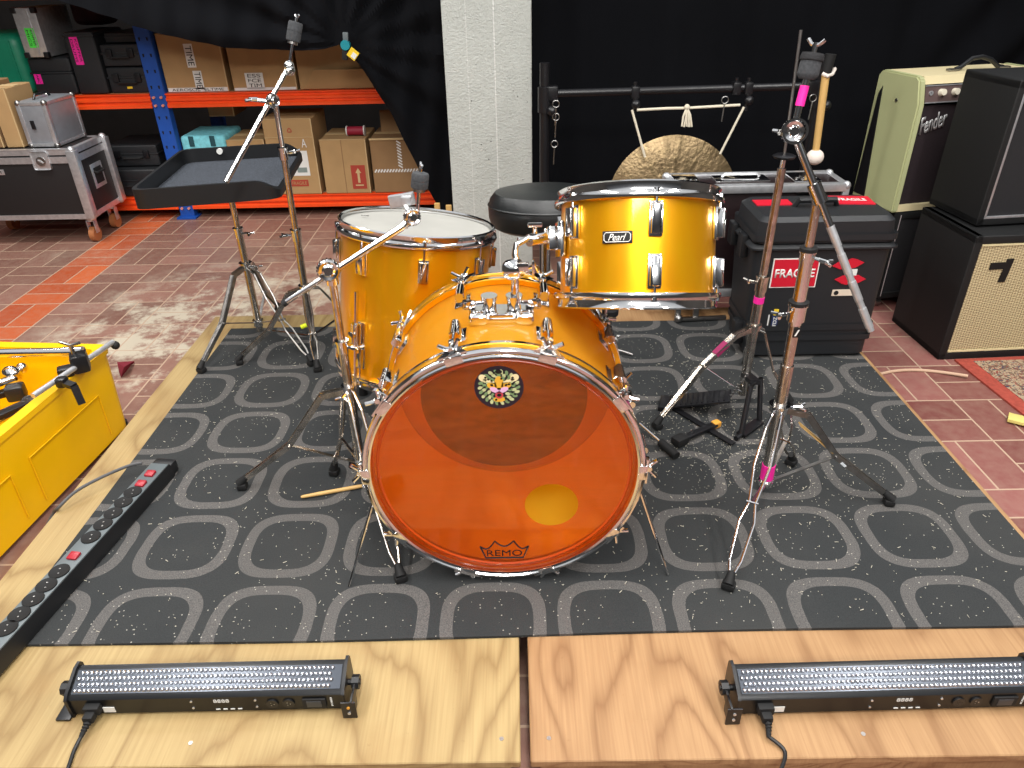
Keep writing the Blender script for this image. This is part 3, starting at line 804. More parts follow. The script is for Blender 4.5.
def felt_top(root, p, d, rod_m='chrome', fr=0.02, fh_=0.034):
    p = Vector(p); d = Vector(d).normalized()
    MB().cyl(p, p + d * 0.115, 0.0045, n=10).build('tilter_rod', rod_m, root)
    a = MB(); a.lathe([(0, 0), (fr * 0.95, 0), (fr, 0.004), (fr, fh_ / 2 - 0.001), (fr * 0.95, fh_ / 2), (fr, fh_ / 2 + 0.001), (fr, fh_ - 0.004), (fr * 0.9, fh_), (0, fh_)], Matrix.Translation(p + d * 0.062) @ frame_to(d), 20)
    a.build('felt_washer', 'felt_dark', root)
    MB().cyl(p + d * 0.054, p + d * 0.062, fr * 0.7, n=16).build('cup_washer', 'dull_steel', root)
    wing_nut(p + d * (0.062 + fh_), d, rod_m, 0.8, root)
def gear_tilter(root, c, axis, r=0.024):
    c = Vector(c); M = Matrix.Translation(c) @ frame_to(axis)
    a = MB(M)
    a.lathe([(0, -0.014), (r * 0.6, -0.014), (r * 0.9, -0.010), (r, -0.006), (r, -0.001), (r * 0.88, 0), (r, 0.001), (r, 0.006), (r * 0.85, 0.012), (r * 0.6, 0.010), (r * 0.4, 0.014), (0, 0.014)], None, 24)
    for k in range(20):
        an = 2 * math.pi * k / 20; a.box((r * math.cos(an), r * math.sin(an), 0), (0.004, 0.003, 0.009), rot=an)
    return a.build('tilter', 'chrome', root)

# --- front left boom stand
B0 = Vector((-0.435, 1.595, MZ))
st = thing('cymbal_boom_stand', 'chrome boom cymbal stand in front of the floor tom, arm reaching over its head', 'cymbal stand', B0)
tilt = Vector((0, 0.0, 1)); cl = AY(331, 272, 1.60); ptop = Vector((cl.x, 1.60, cl.z)); d_ = (ptop - B0).normalized()
hub = B0 + d_ * 0.285
MB().cyl(B0 + d_ * 0.02, B0 + d_ * 0.40, 0.0125, n=18).build('lower_tube', 'old_chrome', st)
MB().cyl(B0 + d_ * 0.38, ptop - d_ * 0.015, 0.0095, n=18).build('upper_tube', 'old_chrome', st)
collar(st, B0 + d_ * 0.41, d_, 0.0155, 0.03, wing=(0.9, -0.3, 0)); collar(st, hub, d_, 0.018, 0.022, wing=(-0.2, -1, 0)); cb = B0 + d_ * 0.05
collar(st, cb, d_, 0.016, 0.018)
for p in (AZ(243, 488, MZ), AZ(401, 580, MZ), AZ(335, 474, MZ)):
    isb = p.x < -0.6
    k2 = wire_leg(st, hub, p, 'old_chrome', bars=isb)
    brace(st, k2, cb, 'old_chrome')
MB().cyl(ptop - d_ * 0.03, ptop + d_ * 0.018, 0.015, n=18).build('swivel_base', 'chrome', st)
gear_tilter(st, ptop + Vector((-0.002, -0.012, 0.01)), (0.25, -1, 0.1), 0.026)
e0 = AY(283, 304, 1.56); e1 = AY(404, 226, 1.64)
a = MB(); a.cyl(e0, e0.lerp(e1, 0.45), 0.0065, n=14); a.cyl(e0.lerp(e1, 0.40), e1, 0.0085, n=14); a.build('boom_arm', 'chrome', st)
MB().cyl(e0, e0.lerp(e1, 0.03), 0.0085, n=12).build('end_cap', 'rubber', st)
ti = AY(412, 217, 1.645); gear_tilter(st, ti, (0.4, -1, 0.2), 0.019)
MB().cyl(e1, ti + Vector((0, 0.004, 0)), 0.0105, n=12).build('tilter_neck', 'chrome', st)
cpl = AY(402, 200, 1.69); a = MB(); a.box(cpl, (0.062, 0.014, 0.030), 0.003, rot=Matrix.Rotation(-0.15, 4, 'Y')); a.box(cpl + Vector((0.012, -0.012, 0.002)), (0.024, 0.016, 0.020), 0.003); a.cyl(cpl, ti, 0.006, n=10); a.build('clamp_plate', 'aluminium', st)
tt = AY(417, 150, 1.65)
felt_top(st, ti + Vector((0.012, 0.006, 0.004)), tt - ti)

# --- rear left boom stand
B1 = Vector((-0.748, 2.36, MZ)); ptop = AY(275, 102, 2.34)
st = thing('cymbal_boom_stand', 'tall chrome boom cymbal stand right of the felt-lined tray, behind the floor tom', 'cymbal stand', B1)
d_ = (ptop - B1).normalized(); hub = B1 + d_ * 0.25; L = (ptop - B1).length
MB().cyl(B1 + d_ * 0.02, B1 + d_ * 0.44, 0.0135, n=18).build('lower_tube', 'old_chrome', st)
MB().cyl(B1 + d_ * 0.43, B1 + d_ * 0.72, 0.0105, n=18).build('middle_tube', 'old_chrome', st)
MB().cyl(B1 + d_ * 0.70, ptop, 0.0080, n=18).build('upper_tube', 'chrome', st)
collar(st, B1 + d_ * 0.445, d_, 0.017, 0.035, wing=(-1, 0, 0)); collar(st, B1 + d_ * 0.715, d_, 0.0145, 0.035, wing=(1, -0.2, 0.2)); collar(st, hub, d_, 0.019, 0.02)
cb = B1 + d_ * 0.06; collar(st, cb, d_, 0.017, 0.02)
for p in (AZ(240, 364, MZ), AZ(318, 371, MZ), Vector((-0.55, 2.50, MZ))):
    k2 = wire_leg(st, hub, p, 'old_chrome', spread=0.010, r=0.003, bars=p.x < -0.9); brace(st, k2, cb, 'old_chrome')
MB().cyl(cb.lerp(AZ(240, 364, MZ), 0.05) + Vector((0, 0, 0.05)), cb.lerp(AZ(240, 364, MZ), 0.13) + Vector((0, 0, 0.05)), 0.008, n=10).build('leg_tape', 'tape_yellow', st)
e0 = AY(226, 182, 2.18); e1 = AY(289, 66, 2.42)
a = MB(); a.cyl(e0, e0.lerp(e1, 0.75), 0.0085, n=14); a.cyl(e0.lerp(e1, 0.7), e1, 0.0068, n=14); a.build('boom_arm', 'chrome', st)
gear_tilter(st, ptop + Vector((-0.006, 0, 0.004)), (0.9, -0.6, 0.2), 0.020); 
a = MB(); a.cyl(ptop + Vector((-0.06, -0.02, 0.012)), ptop, 0.0065, n=10); a.build('clamp_bolt', 'chrome', st); wing_nut(ptop + Vector((-0.045, -0.02, 0.012)), (-1, 0, 0), 'chrome', 1.2, st)
MB().ball(e1, 0.0165, 14).build('arm_end', 'chrome', st); gear_tilter(st, e1 + Vector((0.002, -0.008, -0.012)), (-0.6, -1, 0), 0.014)
tt = AY(297, 15, 2.45); felt_top(st, e1 + (tt - e1).normalized() * 0.01, tt - e1, fr=0.0215, fh_=0.055)

# --- tray on its stand
B2 = Vector((-0.985, 2.49, MZ)); 
tb = thing('percussion_table', 'black rimmed tray with grey felt on a chrome tripod, left of the drums', 'tray stand', B2)
ptop = Vector((-0.985, 2.49, 0.578)); d_ = Vector((0, 0, 1)); hub = B2 + d_ * 0.285
MB().cyl(B2 + d_ * 0.02, B2 + d_ * 0.40, 0.0135, n=18).build('lower_tube', 'old_chrome', tb)
MB().cyl(B2 + d_ * 0.38, ptop, 0.0105, n=18).build('upper_tube', 'old_chrome', tb)
collar(tb, B2 + d_ * 0.41, d_, 0.0165, 0.032, wing=(1, -0.3, 0)); collar(tb, hub, d_, 0.021, 0.022, wing=(1, -0.3, 0)); cb = B2 + d_ * 0.055; collar(tb, cb, d_, 0.018, 0.02)
for p in (AZ(202, 372, MZ), AZ(312, 365, MZ), Vector((-0.98, 2.72, MZ))):
    k2 = wire_leg(tb, hub, p, 'dull_steel', spread=0.011, r=0.0032, bars=p.x < -0.9); brace(tb, k2, cb, 'dull_steel')
FLt, BLt, BRt, FRt = Vector((-1.205, 2.245, 0)), Vector((-1.262, 2.815, 0)), Vector((-0.825, 2.90, 0)), AZ(279, 189, 0.612)
def rquad(P, r, n=5):
    out = []
    for i in range(4):
        p, a_, b_ = P[i], P[i - 1], P[(i + 1) % 4]
        s = p + (a_ - p).normalized() * r; e_ = p + (b_ - p).normalized() * r
        for k in range(n + 1):
            t_ = k / n; out.append((1 - t_) ** 2 * s + 2 * t_ * (1 - t_) * p + t_ * t_ * e_)
    return out
FRt.z = 0; cen = (FLt + BLt + BRt + FRt) / 4
FRt.z = 0; outl = []
for a_, b_ in zip([p for p in rquad([FLt, FRt, BRt, BLt], 0.045)], rquad([FLt, FRt, BRt, BLt], 0.045)[1:] + rquad([FLt, FRt, BRt, BLt], 0.045)[:1]):
    k_ = max(1, int((b_ - a_).length / 0.012)); outl += [a_.lerp(b_, q / k_) for q in range(k_)]
inl = [cen + (p - cen) * 0.955 for p in outl]
a = MB(); N_ = len(outl)
# the right side has only a low lip, the long walls slope down to it
def topz(p):
    e_ = (BRt - FRt).normalized(); w_ = Vector((p.x, p.y, 0)) - FRt; dd = (w_ - e_ * w_.dot(e_)).length
    return 0.642 if dd > 0.075 else 0.601 + 0.041 * math.sin(dd / 0.075 * math.pi / 2)
ro = [[a.bm.verts.new((p.x, p.y, 0.580)) for p in outl], [a.bm.verts.new((p.x, p.y, topz(p))) for p in outl],
      [a.bm.verts.new((p.x, p.y, topz(p))) for p in inl], [a.bm.verts.new((p.x, p.y, 0.590)) for p in inl]]
for q in range(3):
    for i in range(N_):
        j = (i + 1) % N_; a.bm.faces.new([ro[q][i], ro[q][j], ro[q + 1][j], ro[q + 1][i]])
a.bm.faces.new(list(reversed(ro[0]))); a.bm.faces.new(ro[3])
ty = a.build('tray', 'black_plastic', tb)
a = MB(); a.prism([(p.x, p.y) for p in [cen + (p - cen) * 0.945 for p in outl]], Matrix.Translation((0, 0, 0.590)), 0.004); a.build('felt_lining', 'felt_tray', tb)
MB().cyl((-0.985, 2.49, 0.560), (-0.985, 2.49, 0.580), 0.035, n=20).build('mount_flange', 'dull_steel', tb)
pp = AZ(232, 146, 0.62); MB().cyl((pp.x, 2.825, 0.63), (pp.x, 2.815, 0.63), 0.011, n=10).build('rim_screw', 'white_label', tb)

# --- hi-hat stand
B3 = Vector((0.715, 1.955, MZ)); pt = AY(782, 168, 1.96); d_ = (pt - B3).normalized()
hh = thing('hi_hat_stand', 'chrome hi-hat stand with black foot pedal, thin bare rod on top', 'hi-hat stand', B3)
hub = B3 + d_ * 0.265
MB().cyl(B3 + d_ * 0.03, B3 + d_ * 0.40, 0.0145, n=20).build('lower_tube', 'old_chrome', hh)
MB().cyl(B3 + d_ * 0.39, pt, 0.0115, n=20).build('upper_tube', 'old_chrome', hh)
collar(hh, B3 + d_ * 0.405, d_, 0.0175, 0.045, 'old_chrome', wing=(-1, -0.2, 0.3)); collar(hh, hub, d_, 0.020, 0.016, 'old_chrome')
MB().cyl(B3 + d_ * 0.345, B3 + d_ * 0.365, 0.0155, n=20).build('tape_band', 'pink_tape', hh)
for k, p in enumerate((AZ(657, 428, MZ), AZ(788, 405, MZ), Vector((0.80, 2.20, MZ)))):
    kk = AY(703, 366, AZ(657, 428, MZ).y * 0.5 + 1.955 * 0.5) if k == 0 else None
    wire_leg(hh, hub, p, 'old_chrome', spread=0.012, r=0.0035, knee=kk, bars=(k == 0))
a = MB(); ft_ = AZ(657, 428, MZ); kk = AY(703, 366, ft_.y * 0.5 + 1.955 * 0.5); q0 = hub + Vector((ft_.x - hub.x, ft_.y - hub.y, 0)) * 0.22 + Vector((0, 0, -0.012)); a.bar(q0.lerp(kk, 0.25), q0.lerp(kk, 0.62), 0.0185, 0.0165); a.build('leg_tape', mat('magenta', '#8c1f52', 0.6), hh)
cupc = AY(784, 158, 1.96)
MB().lathe([(0.006, 0), (0.026, 0.004), (0.030, 0.010), (0.024, 0.013), (0.006, 0.013)], Matrix.Translation(cupc - Vector((0, 0, 0.004))), 24).build('seat_cup', 'black_metal', hh)
MB().cyl(pt, cupc, 0.007, n=12).build('cup_stem', 'chrome', hh)
rt = AY(801, 30, 1.97); MB().cyl(cupc, rt, 0.0038, n=10).build('pull_rod', 'dull_steel', hh)
cp = cupc.lerp(rt, 0.22); MB().cyl(cp - Vector((0, 0, 0.012)), cp + Vector((0.003, 0, 0.022)), 0.011, n=14).build('clutch', 'chrome', hh); wing_nut(cp, (-1, -0.1, 0), 'chrome', 1.2, hh)
# pedal frame and board
f0 = AZ(733, 446, MZ)
a = MB()
pA, pB = Vector((0.660, 1.760, MZ)), Vector((0.735, 1.83, MZ)); topA, topB = pA + Vector((0.03, 0.07, 0.13)), pB + Vector((0.0, 0.05, 0.13))
a.tube([pA + Vector((-0.02, -0.02, 0.008)), pA + Vector((0, 0, 0.01)), topA, topB, pB + Vector((0, 0, 0.01))], 0.008, 10)
a.bar(pA + Vector((0, 0, 0.008)), pB + Vector((0, 0, 0.008)), 0.03, 0.008)
a.bar((topA + topB) / 2, B3 + d_ * 0.1, 0.03, 0.014)
a.build('pedal_frame', 'black_metal', hh)
heel = AZ(668, 402, 0.02); toe = Vector((0.655, 1.885, 0.075))
dd = (toe - heel).normalized()
a = MB(); a.bar(heel, toe, 0.075, 0.007, side=(0, 0, 1), bevel=0.002)
sd = dd.cross(Vector((0, 0, 1))).normalized(); up_ = sd.cross(dd).normalized()
for k in range(11):
    c_ = heel.lerp(toe, 0.06 + 0.085 * k) + up_ * 0.005; a.bar(c_ - sd * 0.033, c_ + sd * 0.033, 0.004, 0.004)
a.box(heel + Vector((-0.01, 0.0, -0.006)), (0.035, 0.078, 0.02), 0.005, rot=math.atan2(dd.y, dd.x))
a.build('footboard', 'black_metal', hh)
MB().bar(heel + Vector((0, 0, -0.008)), f0 + Vector((0, 0, 0.008)), 0.02, 0.004).build('base_plate', 'black_metal', hh)
a = MB(); 
for k in range(9):
    c_ = toe.lerp(Vector((0.70, 1.90, 0.14)), k / 8); a.box(c_, (0.008, 0.005, 0.009), 0.002)
a.build('drive_chain', 'dull_steel', hh)
MB().cyl(AZ(703, 366, 0.12), AZ(742, 392, 0.06), 0.0018, n=6).build('leg_strut', 'chrome', hh)

# --- right boom stand
B4 = Vector((0.652, 1.505, 0.035)); pt = AY(819, 192, 1.51); d_ = (pt - B4).normalized()
st = thing('cymbal_boom_stand', 'front right chrome boom stand with bright pink tape near its base', 'cymbal stand', Vector((0.652, 1.505, MZ)))
hub = AY(780, 407, 1.51); hub = B4 + d_ * (hub - B4).length
MB().cyl(B4, B4 + d_ * 0.36, 0.0155, n=20).build('lower_tube', 'old_chrome', st)
MB().cyl(B4 + d_ * 0.34, B4 + d_ * 0.58, 0.0125, n=20).build('middle_tube', 'old_chrome', st)
MB().cyl(B4 + d_ * 0.57, pt, 0.0095, n=20).build('upper_tube', 'old_chrome', st)
c1 = AY(797, 312, 1.51); t1 = (c1 - B4).length; c2 = AY(806, 256, 1.51); t2 = (c2 - B4).length
MB().cyl(B4 + d_ * (t1 - 0.03), B4 + d_ * (t2 + 0.0), 0.0145, n=20).build('sleeve_tube', 'chrome', st)
collar(st, B4 + d_ * t1, d_, 0.020, 0.04, 'chrome', wing=(-1, -0.25, 0)); collar(st, B4 + d_ * t2, d_, 0.0165, 0.022, 'chrome', wing=(1, -0.5, -0.2))
MB().cyl(B4 + d_ * (t1 + 0.02), B4 + d_ * (t1 + 0.028), 0.0225, n=20).build('rubber_ring', 'rubber', st)
MB().cyl(B4 + d_ * (t2 + 0.012), B4 + d_ * (t2 + 0.020), 0.019, n=20).build('rubber_ring', 'rubber', st)
lab = B4 + d_ * (t1 - 0.045); MB().box(lab + Vector((0.002, -0.0145, 0)), (0.016, 0.004, 0.024), 0.001).build('maker_mark', 'ink', st)
a = MB(); a.prism([(-0.005, -0.008), (-0.001, -0.008), (0.005, 0.008), (0.001, 0.008)], Matrix.Translation(lab + Vector((0.002, -0.0165, 0))) @ Matrix.Rotation(math.pi / 2, 4, 'X'), 0.0006); a.build('mark_stroke', 'white_paint', st)
collar(st, hub, d_, 0.023, 0.018, 'chrome', wing=(1, -0.3, 0.2)); 
MB().cyl(B4 + d_ * 0.02, B4 + d_ * 0.065, 0.0170, n=20).build('tape_band', 'pink_tape', st)
cb = B4 + d_ * 0.005; collar(st, cb, d_, 0.0175, 0.012)
for k, (p, m_, ba) in enumerate(((AZ(728, 588, MZ), 'chrome', False), (AZ(888, 504, MZ), 'dull_steel', True), (AZ(803, 487, MZ) + Vector((0, 0.10, 0)), 'old_chrome', False))):
    k2 = wire_leg(st, hub, p, m_, spread=0.014, r=0.0034, bars=ba, knee=(AY(836, 456, 1.50) if k == 1 else None)); brace(st, k2, cb, 'dull_steel')
    if k == 1: 
        MB().bar(k2.lerp(p, 0.10), k2.lerp(p, 0.18), 0.020, 0.006).build('leg_tape', 'tape_white', st)
        MB().bar(hub.lerp(k2, 0.35) + Vector((0, 0, 0.003)), hub.lerp(k2, 0.92) + Vector((0, 0, 0.003)), 0.020, 0.003, side=(0, 0, 1)).build('wood_strip', 'stick_wood', st)
e0 = AY(871, 331, 1.40); e1 = AY(793, 131, 1.52); cpt = pt
a = MB(); a.cyl(e0, e0.lerp(e1, 0.55), 0.0072, n=14); 
for k in range(4): a.cyl(e0.lerp(e1, 0.02 + 0.14 * k), e0.lerp(e1, 0.12 + 0.14 * k), 0.0085, n=14)
a.build('boom_counter_end', 'aluminium', st)
MB().cyl(e0.lerp(e1, 0.5), e1, 0.0078, n=14).build('boom_arm', 'chrome', st)
pcl = e0.lerp(e1, 0.70); a = MB(); a.cyl(pcl - (e1 - e0).normalized() * 0.02, pcl + (e1 - e0).normalized() * 0.022, 0.0145, n=16); a.cyl(pt - d_ * 0.02, pcl, 0.012, n=14); a.build('boom_clamp', 'chrome', st)
gear_tilter(st, e1, (-0.15, -1, 0.15), 0.0225)
MB().lathe([(0.021, -0.003), (0.0255, -0.003), (0.0255, 0.003), (0.021, 0.003)], Matrix.Translation(e1 + Vector((0, -0.012, 0.002))) @ frame_to((-0.15, -1, 0.15)), 28, closed=True).build('tilter_ring', 'chrome', st)
tt = AY(811, 62, 1.54); dt = (tt - e1).normalized(); pe = e1 + dt * 0.02
MB().cyl(e1 + dt * 0.012, pe + dt * 0.11, 0.0065, n=12).build('tilter_stem', 'chrome', st)
MB().cyl(e1 + dt * 0.048, e1 + dt * 0.086, 0.0088, n=16).build('stem_tape', 'pink_tape', st)
q = e1 + dt * 0.098
MB().lathe([(0, 0), (0.015, 0), (0.020, 0.006), (0.021, 0.010), (0.020, 0.034), (0, 0.034)], Matrix.Translation(q) @ frame_to(dt), 24).build('felt_washer', 'felt_dark', st)
MB().lathe([(0, 0), (0.0225, 0), (0.0232, 0.004), (0.021, 0.013), (0, 0.013)], Matrix.Translation(q + dt * 0.034) @ frame_to(dt), 24).build('cap_washer', 'grille_black', st)
wing_nut(q + dt * 0.046, dt, 'chrome', 1.0, st)

# --- throne
th_c = AY(560, 214, 2.20); th_c = Vector((0.100, 2.22, 0.50))
tn = thing('drum_throne', 'round black padded drum stool seat behind the drums, before the white pillar', 'stool', (0.10, 2.22, MZ))
a = MB(Matrix.Translation((0.10, 2.22, 0.510)) @ Matrix.Rotation(R_(-6), 4, 'X') @ Matrix.Diagonal((1, 1, 1.2, 1))); a.lathe([(0, -0.004), (0.155, 0), (0.172, 0.008), (0.181, 0.030), (0.182, 0.052), (0.176, 0.076), (0.160, 0.092), (0.12, 0.099), (0.05, 0.101), (0, 0.101)], None, 56)
sx2 = a.build('seat', 'leather', tn)
MB(Matrix.Translation((0.10, 2.22, 0.510)) @ Matrix.Rotation(R_(-6), 4, 'X') @ Matrix.Diagonal((1, 1, 1.2, 1))).lathe([(0.1815, 0.058), (0.1840, 0.061), (0.1815, 0.064), (0.179, 0.061)], None, 56, closed=True).build('piping', 'leather', sx2)
MB().cyl((0.10, 2.22, 0.06), (0.10, 2.22, 0.515), 0.0145).build('post', 'chrome', tn)
MB().cyl((0.10, 2.22, 0.47), (0.10, 2.22, 0.510), 0.04, n=20).build('seat_clamp', 'black_metal', tn)
for an in (100, 220, 340):
    p = Vector((0.10 + 0.26 * math.cos(R_(an)), 2.22 + 0.26 * math.sin(R_(an)), MZ)); wire_leg(tn, (0.10, 2.22, 0.30), p, 'chrome')
# short post with black cap
sp_ = AZ(608, 352, MZ); 
so = thing('post_stand', 'short chrome post with a flat black cap below the rack tom', 'stand', (sp_.x, sp_.y, MZ))
zt = AY(607, 314, sp_.y).z
MB().cyl((sp_.x, sp_.y, MZ), (sp_.x, sp_.y, zt), 0.0075).build('post', 'dull_steel', so)
MB().lathe([(0, 0), (0.026, 0), (0.029, 0.004), (0.029, 0.022), (0.026, 0.026), (0, 0.026)], Matrix.Translation((sp_.x, sp_.y, zt - 0.004)), 24).build('cap', 'rubber', so)
wing_nut((sp_.x + 0.004, sp_.y - 0.002, zt * 0.3 + 0.02), (1, -0.3, 0), 'chrome', 1.2, so)
for an in (-20, 100, 220):
    MB().tube([(sp_.x, sp_.y, 0.03), (sp_.x + 0.09 * math.cos(R_(an)), sp_.y + 0.09 * math.sin(R_(an)), MZ + 0.004)], 0.004).build('leg', 'dull_steel', so)

# loose beater rod, drum sticks
p0 = AZ(640, 424, 0.035); p1 = AZ(672, 452, MZ + 0.013)
bt = thing('foot_peg', 'chrome rod ending in a thick black rubber tip beside the orange head', 'rod', p1)
MB().cyl(p0, p1, 0.0055, n=12).build('rod', 'chrome', bt)
dv_ = (p1 - p0).normalized(); MB().cyl(p1 - dv_ * 0.05, p1 + dv_ * 0.02, 0.0125, n=16).build('rubber_tip', 'rubber', bt)
kp = AZ(716, 424, MZ + 0.012); kq = AZ(680, 440, MZ + 0.016)
kb = thing('drum_pedal', 'black flat pedal arm with orange end lying before the hi-hat pedal', 'pedal part', kp)
MB().bar(kq, kp, 0.022, 0.012, bevel=0.003).build('arm', 'black_metal', kb)
MB().box(kp, (0.026, 0.022, 0.02), 0.005, rot=0.5).build('end_cap', 'orange_cap', kb); MB().box(kq, (0.045, 0.036, 0.026), 0.008, rot=0.6).build('block', 'rubber', kb)
a = MB(); s0 = AZ(301, 497, MZ + 0.006); s1 = AZ(362, 486, MZ + 0.006); dd = (s1 - s0)
a.tube([s0, s0 + dd * 0.04, s0 + dd * 0.3, s0 + dd * 0.9, s1], 0.005, 10, rad=[0.003, 0.0045, 0.0055, 0.0055, 0.005])
tag(a.build('drum_stick', 'stick_wood', origin=s0), 'pale wooden drum stick lying on the carpet left of the bass drum', 'drum stick')

# ------------------------------------------------------------------ power strip, LED bars
PA = Vector((-1.040, 1.690, MZ)); PB = Vector((-1.150, 0.90, MZ)); 
sa = (AZ(150, 460, 0.05) + AZ(172, 466, 0.05)) / 2; sb = (AZ(0, 624, 0.05) + AZ(0, 650, 0.05)) / 2
dx = (sb - sa); dx.z = 0; dx.normalize(); Ls = 1.0
ps = thing('power_strip', 'long grey power strip with black sockets lying along the left mat edge', 'power strip', (sa.x, sa.y, MZ))
yaw = math.atan2(dx.y, dx.x); Mp = Matrix.Translation((sa.x, sa.y, MZ)) @ Matrix.Rotation(yaw, 4, 'Z')
a = MB(Mp)
a.prism([(-0.032, 0), (0.032, 0), (0.032, 0.010), (0.026, 0.040), (-0.026, 0.040), (-0.032, 0.010)], Matrix(((0, 0, 1, 0), (1, 0, 0, 0), (0, 1, 0, 0), (0, 0, 0, 1))), Ls)
a.build('body', 'black_plastic', ps)
MB(Mp).box((Ls / 2, 0, 0.0415), (Ls - 0.01, 0.050, 0.004), 0.001).build('top_plate', 'strip_grey', ps)
def strip_at(u, v):
    p = AZ(u, v, 0.052); return (p - Vector((sa.x, sa.y, 0.052))).dot(dx)
for (u, v) in ((127, 492), (118, 502), (108, 513), (98, 524), (86, 537), (54, 571), (41, 585), (28, 599), (13, 614), (2, 628)):
    t_ = strip_at(u, v)
    s_o = MB(Mp).lathe([(0.0, 0.0455), (0.0205, 0.0455), (0.0222, 0.0465), (0.0222, 0.0435), (0, 0.0435)], Matrix.Translation((t_, 0, 0)), 28).build('socket', 'rubber', ps)
    a = MB(Mp)
    for s in (-1, 1): a.cyl((t_ + s * 0.007, s * 0.003, 0.0455), (t_ + s * 0.007, s * 0.003, 0.0462), 0.0020, n=8)
    a.build('contact', 'dull_steel', s_o)
for (u, v) in ((146, 474), (136, 484), (67, 556)):
    t_ = strip_at(u, v)
    MB(Mp).box((t_, 0.002, 0.046), (0.022, 0.024, 0.008), 0.002, rot=Matrix.Rotation(0.12, 4, 'Y')).build('rocker_switch', 'red_switch', ps)
t_ = -0.02; q = Mp @ Vector((0.0, 0, 0.02))
MB(Mp).box((-0.012, 0, 0.02), (0.03, 0.06, 0.036), 0.006).build('end_cap', 'black_plastic', ps)
cpts = [AZ(142, 463, 0.045), AZ(128, 466, 0.045), AZ(100, 478, 0.035), AZ(75, 492, 0.03), AZ(58, 508, 0.012), AZ(53, 514, -0.02)]
def spline(P, n=6):
    out = []; P = [Vector(p) for p in P]; Q = [P[0]] + P + [P[-1]]
    for i in range(1, len(Q) - 2):
        for k in range(n):
            t = k / n; a_, b_, c_, d__ = Q[i - 1], Q[i], Q[i + 1], Q[i + 2]
            out.append(0.5 * ((2 * b_) + (c_ - a_) * t + (2 * a_ - 5 * b_ + 4 * c_ - d__) * t * t + (3 * b_ - a_ - 3 * c_ + d__) * t ** 3))
    out.append(P[-1]); return out
cpts += [Vector((-1.30, 1.42, -0.10)), Vector((-1.31, 1.3, FZ + 0.006))]
tag(MB().tube(spline(cpts), 0.0045, 8).build('power_cable', mat('grey_cord', '#4a4a4c', 0.5), origin=cpts[0]), 'grey power cord leaving the top end of the power strip', 'cord')

